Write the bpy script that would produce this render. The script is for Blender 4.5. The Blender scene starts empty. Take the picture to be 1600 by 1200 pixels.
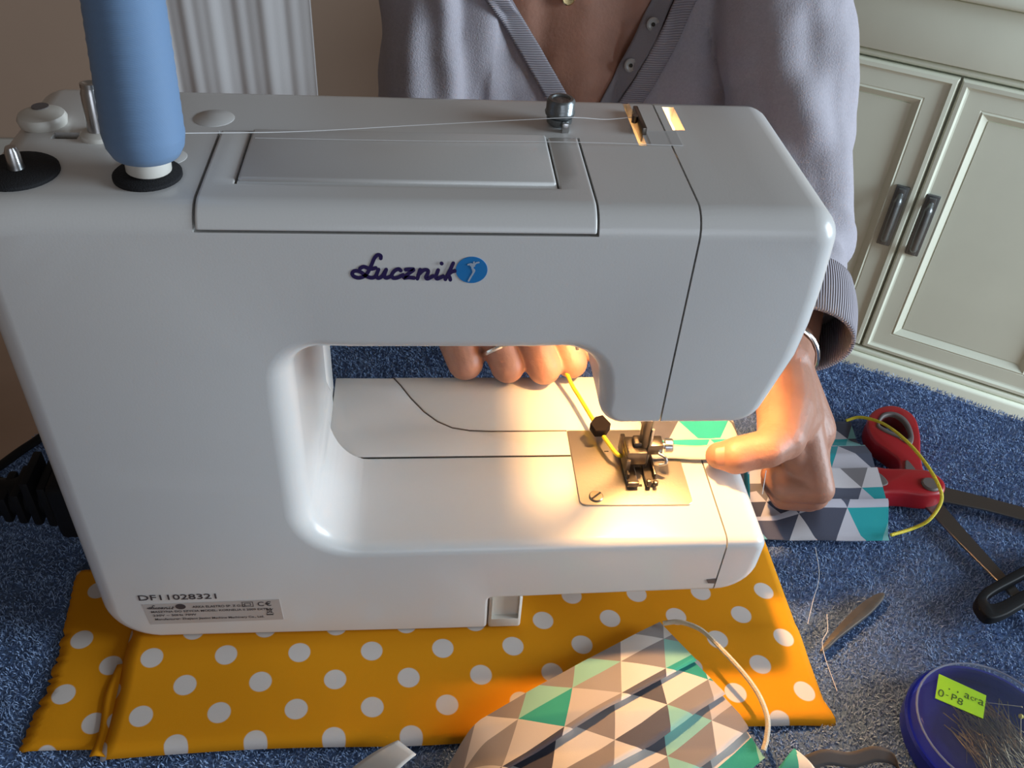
import bpy, bmesh, math, random
import numpy as np
from mathutils import Vector, Matrix, noise
from mathutils.bvhtree import BVHTree
from mathutils.geometry import delaunay_2d_cdt
random.seed(7); np.random.seed(7)
sc = bpy.context.scene
COL = sc.collection
PI = math.pi

# ------------------------------------------------------------------ camera, light, exposure
CAM = Vector((0.0, -0.35471, 0.51045)); FPX = 1430.0
CR = Vector((0.995537, -0.074980, 0.057310)); CU = Vector((0.004701, 0.645912, 0.763397)); CF = Vector((0.094257, 0.759720, -0.643382))
cd = bpy.data.cameras.new('camera'); cam = bpy.data.objects.new('camera', cd); COL.objects.link(cam)
cd.sensor_width = 36.0; cd.lens = 36.0 * FPX / 1600.0; cd.clip_start = 0.02
cam.matrix_world = Matrix(((CR.x, CU.x, -CF.x, CAM.x), (CR.y, CU.y, -CF.y, CAM.y), (CR.z, CU.z, -CF.z, CAM.z), (0, 0, 0, 1)))
sc.camera = cam
sc.view_settings.view_transform = 'Standard'; sc.view_settings.look = 'None'
sc.view_settings.gamma = 1.0; sc.view_settings.use_curve_mapping = False
sc.view_settings.exposure = 0.0

world = bpy.data.worlds.new('world'); sc.world = world; world.use_nodes = True
wb = world.node_tree.nodes['Background']; wb.inputs[0].default_value = (0.66, 0.56, 0.48, 1); wb.inputs[1].default_value = 0.14

def area(name, loc, target, size, power, color):
    l = bpy.data.lights.new(name, 'AREA'); l.shape = 'RECTANGLE'; l.size, l.size_y = size; l.energy = power; l.color = color
    o = bpy.data.objects.new(name, l); COL.objects.link(o); o.location = loc
    o.rotation_euler = (Vector(target) - Vector(loc)).to_track_quat('-Z', 'Y').to_euler(); return o
area('daylight_right', (2.5, -0.35, 0.62), (0.7, 0.5, -0.1), (1.1, 1.2), 92, (0.74, 0.88, 1.0))
area('daylight_behind', (0.5, -2.4, 0.70), (0.0, 0.0, 0.15), (1.3, 1.0), 10, (0.80, 0.88, 1.0))

def at(px, py, z):
    """point at height z that the reference pixel looks at"""
    r = CR * ((px - 800) / FPX) - CU * ((py - 600) / FPX) + CF
    return CAM + r * ((z - CAM.z) / r.z)
def aty(px, py, y):
    r = CR * ((px - 800) / FPX) - CU * ((py - 600) / FPX) + CF
    return CAM + r * ((y - CAM.y) / r.y)

# ------------------------------------------------------------------ materials
def sset(b, k, v):
    if k in b.inputs: b.inputs[k].default_value = v
def mat(name, color, rough=0.5, metal=0.0, bump=0.0, bscale=400.0, vary=0.0, vscale=60.0, sss=0.0, trans=0.0, alpha=1.0, spec=0.5, sheen=0.0):
    m = bpy.data.materials.new(name); m.use_nodes = True
    nt = m.node_tree; b = nt.nodes['Principled BSDF']
    b.inputs['Base Color'].default_value = (*color, 1); b.inputs['Roughness'].default_value = rough; b.inputs['Metallic'].default_value = metal
    sset(b, 'Specular IOR Level', spec)
    if sss: sset(b, 'Subsurface Weight', sss); sset(b, 'Subsurface Radius', (0.006, 0.002, 0.001)); sset(b, 'Subsurface Scale', 1.0)
    if trans: sset(b, 'Transmission Weight', trans)
    if alpha < 1: b.inputs['Alpha'].default_value = alpha
    if sheen: sset(b, 'Sheen Weight', sheen); sset(b, 'Sheen Roughness', 0.5)
    tc = nt.nodes.new('ShaderNodeTexCoord')
    if bump:
        n = nt.nodes.new('ShaderNodeTexNoise'); n.inputs['Scale'].default_value = bscale; n.inputs['Detail'].default_value = 3
        bp = nt.nodes.new('ShaderNodeBump'); bp.inputs['Strength'].default_value = bump; bp.inputs['Distance'].default_value = 0.001
        nt.links.new(tc.outputs['Object'], n.inputs['Vector']); nt.links.new(n.outputs['Fac'], bp.inputs['Height']); nt.links.new(bp.outputs['Normal'], b.inputs['Normal'])
    if vary:
        n2 = nt.nodes.new('ShaderNodeTexNoise'); n2.inputs['Scale'].default_value = vscale; n2.inputs['Detail'].default_value = 4
        mx = nt.nodes.new('ShaderNodeMix'); mx.data_type = 'RGBA'
        mx.inputs[6].default_value = (*[c * (1 - vary) for c in color], 1); mx.inputs[7].default_value = (*[min(1, c * (1 + vary)) for c in color], 1)
        nt.links.new(tc.outputs['Object'], n2.inputs['Vector']); nt.links.new(n2.outputs['Fac'], mx.inputs[0]); nt.links.new(mx.outputs[2], b.inputs['Base Color'])
    return m
def emit(name, color, strength):
    m = bpy.data.materials.new(name); m.use_nodes = True; nt = m.node_tree; nt.nodes.clear()
    e = nt.nodes.new('ShaderNodeEmission'); e.inputs[0].default_value = (*color, 1); e.inputs[1].default_value = strength
    o = nt.nodes.new('ShaderNodeOutputMaterial'); nt.links.new(e.outputs[0], o.inputs[0]); return m

class NX:
    """tiny math node builder"""
    def __init__(s, nt): s.nt = nt
    def m(s, op, a, b=None, c=None):
        n = s.nt.nodes.new('ShaderNodeMath'); n.operation = op
        for i, v in enumerate((a, b, c)):
            if v is None: continue
            if isinstance(v, (int, float)): n.inputs[i].default_value = v
            else: s.nt.links.new(v, n.inputs[i])
        return n.outputs[0]
def uvxy(nt):
    uv = nt.nodes.new('ShaderNodeUVMap'); uv.uv_map = 'UVMap'
    sp = nt.nodes.new('ShaderNodeSeparateXYZ'); nt.links.new(uv.outputs[0], sp.inputs[0]); return uv, sp.outputs[0], sp.outputs[1]
def weave_bump(nt, b, uv, scale=2600, strength=0.25):
    w = nt.nodes.new('ShaderNodeTexNoise'); w.inputs['Scale'].default_value = scale
    bp = nt.nodes.new('ShaderNodeBump'); bp.inputs['Strength'].default_value = strength; bp.inputs['Distance'].default_value = 0.0005
    nt.links.new(uv.outputs[0], w.inputs['Vector']); nt.links.new(w.outputs['Fac'], bp.inputs['Height']); nt.links.new(bp.outputs['Normal'], b.inputs['Normal'])
def triangle_cloth(name, side, seed, ramps, swap=False):
    m = bpy.data.materials.new(name); m.use_nodes = True; nt = m.node_tree; b = nt.nodes['Principled BSDF']
    b.inputs['Roughness'].default_value = 0.9; sset(b, 'Specular IOR Level', 0.15); sset(b, 'Sheen Weight', 0.1)
    uv, u, v = uvxy(nt); x = NX(nt)
    if swap: u, v = v, u
    a = x.m('DIVIDE', u, side * 0.8660254)                       # columns have straight edges across v
    bb = x.m('SUBTRACT', x.m('DIVIDE', v, side), x.m('MULTIPLY', a, 0.5))
    fa, fb = x.m('FLOOR', a), x.m('FLOOR', bb)
    t = x.m('GREATER_THAN', x.m('ADD', x.m('FRACT', a), x.m('FRACT', bb)), 1.0)
    cmb = nt.nodes.new('ShaderNodeCombineXYZ')
    nt.links.new(x.m('ADD', fa, seed + 0.5), cmb.inputs[0]); nt.links.new(x.m('ADD', fb, 0.5), cmb.inputs[1]); nt.links.new(t, cmb.inputs[2])
    wn = nt.nodes.new('ShaderNodeTexWhiteNoise'); wn.noise_dimensions = '3D'; nt.links.new(cmb.outputs[0], wn.inputs['Vector'])
    outs = []
    for ramp in ramps:
        cr = nt.nodes.new('ShaderNodeValToRGB'); cr.color_ramp.interpolation = 'CONSTANT'; el = cr.color_ramp.elements
        while len(el) > 1: el.remove(el[0])
        for i, c in enumerate(ramp):
            e = el[0] if i == 0 else el.new(i / len(ramp)); e.position = i / len(ramp); e.color = (*c, 1)
        nt.links.new(wn.outputs['Value'], cr.inputs[0]); outs.append(cr.outputs[0])
    mx = nt.nodes.new('ShaderNodeMix'); mx.data_type = 'RGBA'; nt.links.new(t, mx.inputs[0]); nt.links.new(outs[0], mx.inputs[6]); nt.links.new(outs[1], mx.inputs[7])
    nt.links.new(mx.outputs[2], b.inputs['Base Color']); weave_bump(nt, b, uv)
    return m
def dot_cloth(name, base, dot, dx, dy, ox, oy, r):
    m = bpy.data.materials.new(name); m.use_nodes = True; nt = m.node_tree; b = nt.nodes['Principled BSDF']
    b.inputs['Roughness'].default_value = 0.85; sset(b, 'Specular IOR Level', 0.2)
    uv, u, v = uvxy(nt); x = NX(nt)
    def d2(sx, sy):
        a = x.m('MULTIPLY', x.m('SUBTRACT', x.m('FRACT', x.m('ADD', x.m('DIVIDE', x.m('SUBTRACT', u, ox), dx), sx)), 0.5), dx)
        c = x.m('MULTIPLY', x.m('SUBTRACT', x.m('FRACT', x.m('ADD', x.m('DIVIDE', x.m('SUBTRACT', v, oy), dy), sy)), 0.5), dy)
        return x.m('SQRT', x.m('ADD', x.m('MULTIPLY', a, a), x.m('MULTIPLY', c, c)))
    d = x.m('MINIMUM', d2(0.5, 0.5), d2(0.0, 0.0))
    mr = nt.nodes.new('ShaderNodeMapRange'); mr.inputs[1].default_value = r - 0.0003; mr.inputs[2].default_value = r + 0.0003; mr.inputs[3].default_value = 1; mr.inputs[4].default_value = 0
    nt.links.new(d, mr.inputs[0]); mx = nt.nodes.new('ShaderNodeMix'); mx.data_type = 'RGBA'
    mx.inputs[6].default_value = (*base, 1); mx.inputs[7].default_value = (*dot, 1)
    nt.links.new(mr.outputs[0], mx.inputs[0]); nt.links.new(mx.outputs[2], b.inputs['Base Color']); weave_bump(nt, b, uv, 3000, 0.2)
    return m

M = dict(
    white=mat('white_plastic', (0.70, 0.69, 0.67), 0.26, bump=0.03, bscale=900),
    cream=mat('cream_plastic', (0.66, 0.63, 0.57), 0.38),
    clear=mat('milky_plastic', (0.72, 0.72, 0.72), 0.3, alpha=0.55),
    dark=mat('black_plastic', (0.006, 0.006, 0.007), 0.62, spec=0.2),
    felt=mat('black_felt', (0.010, 0.010, 0.012), 0.9, bump=0.4, bscale=1500),
    steel=mat('steel', (0.55, 0.55, 0.55), 0.28, 1.0),
    plate=mat('brushed_plate', (0.62, 0.57, 0.50), 0.36, 1.0, bump=0.08, bscale=700),
    darksteel=mat('dark_steel', (0.16, 0.14, 0.12), 0.35, 1.0),
    blade=mat('scissor_blade', (0.20, 0.19, 0.18), 0.38, 1.0),
    pewter=mat('pewter', (0.22, 0.235, 0.24), 0.36, 0.8, bump=0.4, bscale=250),
    brass=mat('brass_screw', (0.60, 0.52, 0.38), 0.3, 1.0),
    silver=mat('silver', (0.80, 0.78, 0.74), 0.18, 1.0),
    gold=mat('gold', (0.72, 0.58, 0.30), 0.2, 1.0),
    spool=mat('blue_thread', (0.155, 0.265, 0.44), 0.6, sheen=0.1),
    navy=mat('logo_violet', (0.018, 0.007, 0.080), 0.5),
    cyan=mat('emblem_blue', (0.012, 0.20, 0.52), 0.45),
    ink=mat('label_ink', (0.05, 0.04, 0.045), 0.6),
    foil=mat('foil_label', (0.50, 0.465, 0.44), 0.45, 0.1),
    skin=mat('skin', (0.40, 0.195, 0.130), 0.50, bump=0.30, bscale=330, vary=0.22, vscale=55, sss=0.05),
    nail=mat('nail', (0.44, 0.215, 0.15), 0.45),
    shirt=mat('grey_knit', (0.41, 0.385, 0.425), 0.95, bump=0.5, bscale=700, vary=0.14, vscale=420, spec=0.1, sheen=0.15),
    rib=mat('grey_rib', (0.40, 0.375, 0.41), 0.95, spec=0.1),
    placket=mat('grey_placket', (0.27, 0.26, 0.285), 0.9, bump=0.3, bscale=900, spec=0.1),
    button=mat('button', (0.40, 0.38, 0.36), 0.3),
    trousers=mat('dark_trousers', (0.03, 0.032, 0.045), 0.9),
    hair=mat('hair', (0.10, 0.06, 0.035), 0.7, bump=0.6, bscale=200),
    towel=mat('blue_towel_base', (0.12, 0.19, 0.34), 1.0, bump=0.8, bscale=500, vary=0.25, vscale=90, spec=0.05),
    red=mat('red_grip', (0.34, 0.010, 0.016), 0.38),
    greygrip=mat('grey_grip', (0.12, 0.10, 0.095), 0.6),
    wood=mat('table_wood', (0.14, 0.075, 0.04), 0.5, vary=0.3, vscale=20),
    cab=mat('cream_paint', (0.80, 0.82, 0.68), 0.42, bump=0.08, bscale=120, vary=0.06, vscale=9),
    gapdark=mat('shadow_gap', (0.03, 0.026, 0.02), 0.9),
    wall=mat('brown_wall', (0.40, 0.28, 0.205), 0.9, vary=0.08, vscale=3),
    wallpale=mat('pale_wall', (0.45, 0.42, 0.37), 0.9),
    floorm=mat('brown_floor', (0.34, 0.22, 0.15), 0.5, vary=0.2, vscale=6),
    curtain=mat('white_curtain', (0.66, 0.64, 0.64), 0.95, bump=0.2, bscale=300, spec=0.1),
    yellow=mat('yellow_elastic', (0.72, 0.60, 0.03), 0.6, bump=0.5, bscale=900),
    whitecord=mat('cream_elastic', (0.66, 0.58, 0.44), 0.75, bump=0.5, bscale=900),
    thread=mat('white_thread', (0.70, 0.69, 0.68), 0.7),
    blackclip=mat('black_tape', (0.007, 0.005, 0.005), 0.85, spec=0.1),
    blueplastic=mat('blue_plastic', (0.004, 0.010, 0.22), 0.28),
    lidclear=mat('clear_lid', (0.40, 0.46, 0.60), 0.10, alpha=0.09, spec=0.35),
    price=mat('neon_sticker', (0.38, 0.72, 0.012), 0.7),
    pin=mat('pin_steel', (0.34, 0.29, 0.20), 0.4, 1.0),
    pinhead=mat('pin_head', (0.65, 0.55, 0.08), 0.35),
    ribbon=mat('grey_ribbon', (0.075, 0.065, 0.06), 0.7, vary=0.1, vscale=200),
    hem=mat('hem_edge', (0.66, 0.62, 0.57), 0.9),
)
LIGHT = [(0.62, 0.57, 0.52), (0.66, 0.61, 0.57), (0.24, 0.48, 0.42), (0.58, 0.53, 0.49), (0.46, 0.43, 0.43), (0.64, 0.59, 0.55)]
DARKC = [(0.25, 0.22, 0.215), (0.030, 0.29, 0.255), (0.060, 0.058, 0.078), (0.30, 0.27, 0.26), (0.10, 0.095, 0.11), (0.23, 0.205, 0.20)]
LIGHT2 = [(0.50, 0.50, 0.57), (0.60, 0.58, 0.62), (0.20, 0.47, 0.47), (0.54, 0.53, 0.58), (0.60, 0.58, 0.60)]
DARK2 = [(0.085, 0.095, 0.135), (0.020, 0.31, 0.34), (0.075, 0.08, 0.115), (0.19, 0.18, 0.19), (0.025, 0.34, 0.36)]
M['tri'] = triangle_cloth('triangle_print', 0.037, 3, (LIGHT, DARKC))
M['tri2'] = triangle_cloth('triangle_print_cool', 0.036, 11, (LIGHT2, DARK2), True)
M['dots'] = dot_cloth('polka_dots', (0.73, 0.285, 0.004), (0.66, 0.60, 0.56), 0.0453, 0.0390, -0.1690, -0.0530, 0.0068)

# ------------------------------------------------------------------ object helpers
def wm(o):
    m = o.matrix_basis.copy()
    while o.parent: o = o.parent; m = o.matrix_basis @ m
    return m
def thing(name, label, cat, loc=(0, 0, 0), rz=0.0, group=None):
    o = bpy.data.objects.new(name, None); COL.objects.link(o); o.location = loc; o.rotation_euler = (0, 0, rz); o.empty_display_size = 0.02
    o['label'] = label; o['category'] = cat
    if group: o['group'] = group
    return o
def tag(o, label, cat, group=None):
    o['label'] = label; o['category'] = cat
    if group: o['group'] = group
    return o
def obj(name, me, m, parent=None, smooth=40, local=False, label=None, kind=None):
    if isinstance(me, bmesh.types.BMesh):
        bm = me; me = bpy.data.meshes.new(name); bm.to_mesh(me); bm.free()
    me.name = name
    if m is not None and not len(me.materials): me.materials.append(m)
    o = bpy.data.objects.new(name, me); COL.objects.link(o)
    if parent is not None:
        if not local: me.transform(wm(parent).inverted())
        o.parent = parent
    if smooth is not None:
        me.polygons.foreach_set('use_smooth', [True] * len(me.polygons))
        if smooth < 180: me.set_sharp_from_angle(angle=math.radians(smooth))
    if label: o['label'] = label
    if kind: o['kind'] = kind
    return o
def struct(name, me, m, **k): return obj(name, me, m, kind='structure', **k)
def pydata(v, f):
    me = bpy.data.meshes.new('m'); me.from_pydata([tuple(p) for p in v], [], f); me.update(); return me
def fixn(bm):
    bmesh.ops.recalc_face_normals(bm, faces=bm.faces); return bm
def bevel(bm, w, seg=2, ang=35):
    es = [e for e in bm.edges if len(e.link_faces) == 2 and e.calc_face_angle(0) > math.radians(ang)]
    if es and w: bmesh.ops.bevel(bm, geom=es, offset=w, segments=seg, profile=0.5, affect='EDGES', clamp_overlap=True)
    return bm
def box(x0, x1, y0, y1, z0, z1, bv=0.0, seg=2):
    bm = bmesh.new(); bmesh.ops.create_cube(bm, size=1)
    for v in bm.verts: v.co = Vector(((x0 + x1) / 2 + v.co.x * (x1 - x0), (y0 + y1) / 2 + v.co.y * (y1 - y0), (z0 + z1) / 2 + v.co.z * (z1 - z0)))
    return bevel(bm, bv, seg) if bv else bm
def prism(pts, z0, z1, bv=0.0, seg=2, axis='z', ang=35):
    """polygon in plan extruded along z (or, axis='y', an xz polygon extruded along y)"""
    bm = bmesh.new()
    mk = (lambda p, h: (p[0], p[1], h)) if axis == 'z' else (lambda p, h: (p[0], h, p[1]))
    a = [bm.verts.new(mk(p, z0)) for p in pts]; b = [bm.verts.new(mk(p, z1)) for p in pts]; n = len(pts)
    bm.faces.new(a); bm.faces.new(b)
    for i in range(n): bm.faces.new((a[i], a[(i + 1) % n], b[(i + 1) % n], b[i]))
    fixn(bm); return bevel(bm, bv, seg, ang) if bv else bm
def catmull(pts, n=8, closed=False):
    P = [Vector(p) for p in pts]; out = []; N = len(P)
    rng = N if closed else N - 1
    for i in range(rng):
        p0 = P[(i - 1) % N] if (closed or i > 0) else P[0] * 2 - P[1]; p1 = P[i]; p2 = P[(i + 1) % N]
        p3 = P[(i + 2) % N] if (closed or i + 2 < N) else P[-1] * 2 - P[-2]
        for k in range(n):
            t = k / n
            out.append(0.5 * ((2 * p1) + (p2 - p0) * t + (2 * p0 - 5 * p1 + 4 * p2 - p3) * t * t + (3 * p1 - p0 - 3 * p2 + p3) * t ** 3))
    if not closed: out.append(P[-1])
    return out
def sweep(pts, rad, seg=10, cap=True, flat=1.0, bm=None, closed=False):
    """tube along pts, rad scalar or list"""
    bm = bm or bmesh.new(); P = [Vector(p) for p in pts]; n = len(P)
    R = rad if isinstance(rad, (list, tuple)) else [rad] * n
    up = Vector((0, 0, 1)); rings = []; prev = None
    for i, p in enumerate(P):
        t = (P[(i + 1) % n] - P[i - 1]) if closed else (P[min(i + 1, n - 1)] - P[max(i - 1, 0)])
        t.normalize()
        if prev is None:
            a = t.cross(up)
            if a.length < 1e-3: a = t.cross(Vector((1, 0, 0)))
        else: a = prev - t * prev.dot(t)
        a.normalize(); prev = a; b = a.cross(t)
        rings.append([bm.verts.new(p + (a * math.cos(k * 2 * PI / seg) + b * math.sin(k * 2 * PI / seg) * flat) * R[i]) for k in range(seg)])
    for i in range(n if closed else n - 1):
        A, B = rings[i], rings[(i + 1) % n]
        for k in range(seg): bm.faces.new((A[k], A[(k + 1) % seg], B[(k + 1) % seg], B[k]))
    if cap and not closed: bm.faces.new(rings[0][::-1]); bm.faces.new(rings[-1])
    return bm
def lathe(prof, seg=32, loc=(0, 0, 0), axis=(0, 0, 1), cap=True):
    bm = bmesh.new(); rings = []
    for r, z in prof: rings.append([bm.verts.new((r * math.cos(k * 2 * PI / seg), r * math.sin(k * 2 * PI / seg), z)) for k in range(seg)])
    for A, B in zip(rings, rings[1:]):
        for k in range(seg): bm.faces.new((A[k], A[(k + 1) % seg], B[(k + 1) % seg], B[k]))
    if cap: bm.faces.new(rings[0]); bm.faces.new(rings[-1])
    fixn(bm)
    q = Vector((0, 0, 1)).rotation_difference(Vector(axis)).to_matrix().to_4x4()
    bmesh.ops.transform(bm, matrix=Matrix.Translation(loc) @ q, verts=bm.verts); return bm
def arc(cx, cy, r, a0, a1, n=8):
    return [(cx + r * math.cos(math.radians(a0 + (a1 - a0) * i / n)), cy + r * math.sin(math.radians(a0 + (a1 - a0) * i / n))) for i in range(n + 1)]
def merge(a, b):
    me = bpy.data.meshes.new('t'); b.to_mesh(me); b.free(); a.from_mesh(me); bpy.data.meshes.remove(me); return a
def to_mesh(bm):
    me = bpy.data.meshes.new('t'); bm.to_mesh(me); bm.free(); return me
def evaluated(o):
    dg = bpy.context.evaluated_depsgraph_get(); me = bpy.data.meshes.new_from_object(o.evaluated_get(dg)); return me
def temp(me):
    o = bpy.data.objects.new('temp', me); COL.objects.link(o); return o
def boolean(me, cutters, op='DIFFERENCE'):
    o = temp(me); cs = []
    for c in cutters:
        co = temp(to_mesh(c) if isinstance(c, bmesh.types.BMesh) else c); cs.append(co)
        md = o.modifiers.new('b', 'BOOLEAN'); md.operation = op; md.object = co; md.solver = 'EXACT'
    r = evaluated(o)
    for q in cs + [o]: bpy.data.objects.remove(q)
    return r
def remesh(me, vox, smooth=0, factor=0.5):
    o = temp(me); md = o.modifiers.new('r', 'REMESH'); md.mode = 'VOXEL'; md.voxel_size = vox
    if smooth:
        s = o.modifiers.new('s', 'SMOOTH'); s.iterations = smooth; s.factor = factor
    r = evaluated(o); bpy.data.objects.remove(o); return r
def capsule(bm, a, b, ra, rb, seg=16, cap=5, flat=1.0, flat_dir=None):
    """closed tapered capsule from a to b"""
    a = Vector(a); b = Vector(b); t = (b - a)
    if t.length < 1e-6: t = Vector((0, 0, 1e-5))
    t.normalize()
    u = (Vector(flat_dir) if flat_dir else (Vector((0, 0, 1)) if abs(t.z) < 0.9 else Vector((1, 0, 0))))
    u = (u - t * u.dot(t)).normalized(); w = t.cross(u)
    rings = []
    for i in range(1, cap + 1):
        th = PI / 2 * i / cap; rings.append((a - t * ra * math.cos(th), ra * math.sin(th)))
    for i in range(0, cap):
        th = PI / 2 * i / cap; rings.append((b + t * rb * math.sin(th), rb * math.cos(th)))
    V = []
    p0 = bm.verts.new(a - t * ra); p1 = bm.verts.new(b + t * rb)
    for c, r in rings: V.append([bm.verts.new(c + (u * math.cos(k * 2 * PI / seg) * flat + w * math.sin(k * 2 * PI / seg)) * r) for k in range(seg)])
    for A, B in zip(V, V[1:]):
        for k in range(seg): bm.faces.new((A[k], A[(k + 1) % seg], B[(k + 1) % seg], B[k]))
    for k in range(seg): bm.faces.new((p0, V[0][(k + 1) % seg], V[0][k])); bm.faces.new((p1, V[-1][k], V[-1][(k + 1) % seg]))
def chain(bm, pts, rads, **k):
    for i in range(len(pts) - 1): capsule(bm, pts[i], pts[i + 1], rads[i], rads[i + 1], **k)
def grid(nu, nv, fn, closed_u=False):
    """fn(i/nu, j/nv) -> (co, (u,v)); returns mesh with a UVMap"""
    V = []; U = []
    for j in range(nv + 1):
        for i in range(nu + 1):
            p, q = fn(i / nu, j / nv); V.append(tuple(p)); U.append(q)
    F = [(j * (nu + 1) + i, j * (nu + 1) + i + 1, (j + 1) * (nu + 1) + i + 1, (j + 1) * (nu + 1) + i) for j in range(nv) for i in range(nu)]
    me = pydata(V, F); uv = me.uv_layers.new(name='UVMap')
    for l in me.loops: uv.data[l.index].uv = U[l.vertex_index]
    return me
def solid(me, t, offset=-1.0):
    o = temp(me); md = o.modifiers.new('s', 'SOLIDIFY'); md.thickness = t; md.offset = offset
    r = evaluated(o); bpy.data.objects.remove(o); return r

# ================================================================== SETTING
TZ = -0.020                                     # table top; the machine stands at z = 0 on the folded cloth
FZ = -0.76                                      # floor
A0 = Vector((0.3855, 0.2941, 0)); E1 = Vector((0.8505, -0.5260, 0)); E2 = Vector((-0.5260, -0.8505, 0))   # far table edge direction and inward direction
corner = Vector((-0.071, 0.577, 0))
struct('floor', box(-3.2, 3.2, -2.8, 2.3, FZ - 0.05, FZ), M['floorm'])
struct('wall_back', box(-3.2, 3.2, 2.1, 2.2, FZ, 1.9), M['wall'])
struct('wall_left', box(-3.3, -3.2, -2.8, 2.2, FZ, 1.9), M['wall'])
struct('baseboard_back', box(-3.2, 3.2, 2.085, 2.1, FZ, FZ + 0.09, 0.004), M['wallpale'])

# dining table under the towel
tb = thing('table', 'table covered by the blue towel, carrying the sewing machine', 'table', tuple(corner + E1 * 0.62 + E2 * 0.42 + Vector((0, 0, FZ))))
def tpt(s, t): return corner + E1 * s + E2 * t
obj('table_top', prism([tpt(0.0, 0.0), tpt(1.25, 0.0), tpt(1.25, 0.84), tpt(0.0, 0.84)], TZ - 0.034, TZ - 0.006, 0.004), M['wood'], tb)
for s, t in ((0.08, 0.08), (1.17, 0.08), (1.17, 0.76), (0.08, 0.76)):
    p = tpt(s, t); obj('leg', box(p.x - 0.03, p.x + 0.03, p.y - 0.03, p.y + 0.03, FZ, TZ - 0.034, 0.004), M['wood'], tb)

# towel: soft base sheet and its pile
def towel_z(x, y):
    n = noise.noise(Vector((x * 9, y * 9, 3.1))) * 0.0022 + noise.noise(Vector((x * 23, y * 23, 1.7))) * 0.0011
    return TZ + 0.009 + n
tw = thing('towel', 'blue terry towel spread over the whole table', 'towel', (corner + E1 * 0.6 + E2 * 0.4 + Vector((0, 0, TZ))))
def tf(u, v):
    p = tpt(-0.004 + 1.258 * (1 - u), -0.006 + 0.852 * v); e = min(u, 1 - u, v, 1 - v)
    return (p.x, p.y, towel_z(p.x, p.y) - (0.004 if e < 0.004 else 0)), (u, v)
obj('cloth', solid(grid(150, 110, tf), 0.009), M['towel'], tw, smooth=180)
def pile():
    N = 760000
    s = np.random.rand(N) * 1.252 - 0.002; t = np.random.rand(N) * 0.848 - 0.004
    X = corner.x + E1.x * s + E2.x * t; Y = corner.y + E1.y * s + E2.y * t
    near = (X > -0.36) & (X < 0.60) & (Y > -0.16)
    keep = (near | (np.random.rand(N) < 0.55)) & ~((X > -0.19) & (X < 0.25) & (Y < 0.15) & (Y > -0.068)) & ~((X > -0.23) & (X < 0.24) & (Y < 0.06) & (Y > -0.06))
    X, Y = X[keep], Y[keep]; n = len(X)
    Z = np.array([towel_z(a, b) for a, b in zip(X, Y)]) - 0.0005
    cl = np.array([noise.noise(Vector((a * 60, b * 60, 0))) for a, b in zip(X, Y)]); cl2 = np.array([noise.noise(Vector((a * 60, b * 60, 9))) for a, b in zip(X, Y)])
    ang = np.random.rand(n) * 6.283; L = 0.0022 + 0.0016 * np.random.rand(n)
    lx = 0.7 * np.cos(ang) + 0.9 * cl; ly = 0.7 * np.sin(ang) + 0.9 * cl2
    nr = np.sqrt(lx ** 2 + ly ** 2 + 1.0); lx, ly, lz = lx / nr, ly / nr, 1 / nr
    wa = np.random.rand(n) * 3.1416; wx = np.cos(wa) * 0.00034; wy = np.sin(wa) * 0.00034
    V = np.zeros((n, 5, 3))
    V[:, 0] = np.stack([X - wx, Y - wy, Z], 1); V[:, 1] = np.stack([X + wx, Y + wy, Z], 1)
    mx, my, mz = X + lx * L * 0.55, Y + ly * L * 0.55, Z + lz * L * 0.7
    V[:, 2] = np.stack([mx + wx, my + wy, mz], 1); V[:, 3] = np.stack([mx - wx, my - wy, mz], 1)
    V[:, 4] = np.stack([X + lx * L * 1.3, Y + ly * L * 1.3, Z + lz * L], 1)
    me = bpy.data.meshes.new('pile'); me.vertices.add(n * 5); me.vertices.foreach_set('co', V.ravel())
    b = np.arange(n)[:, None] * 5
    idx = np.concatenate([b + [0, 1, 2, 3], b + [3, 2, 4]], 1).ravel()
    me.loops.add(len(idx)); me.loops.foreach_set('vertex_index', idx.astype(np.int32))
    st = np.stack([np.arange(n) * 7, np.arange(n) * 7 + 4], 1).ravel(); me.polygons.add(2 * n)
    me.polygons.foreach_set('loop_start', st.astype(np.int32)); me.update(calc_edges=True); me.validate(); return me
m = bpy.data.materials.new('blue_pile'); m.use_nodes = True; nt = m.node_tree; b = nt.nodes['Principled BSDF']; b.inputs['Roughness'].default_value = 1; sset(b, 'Specular IOR Level', 0.05)
g = nt.nodes.new('ShaderNodeNewGeometry'); r = nt.nodes.new('ShaderNodeValToRGB')
r.color_ramp.elements[0].color = (0.18, 0.27, 0.45, 1); r.color_ramp.elements[1].color = (0.37, 0.50, 0.74, 1)
nt.links.new(g.outputs['Random Per Island'], r.inputs[0]); nt.links.new(r.outputs[0], b.inputs['Base Color'])
obj('pile', pile(), m, tw, smooth=None, kind='stuff')

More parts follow.
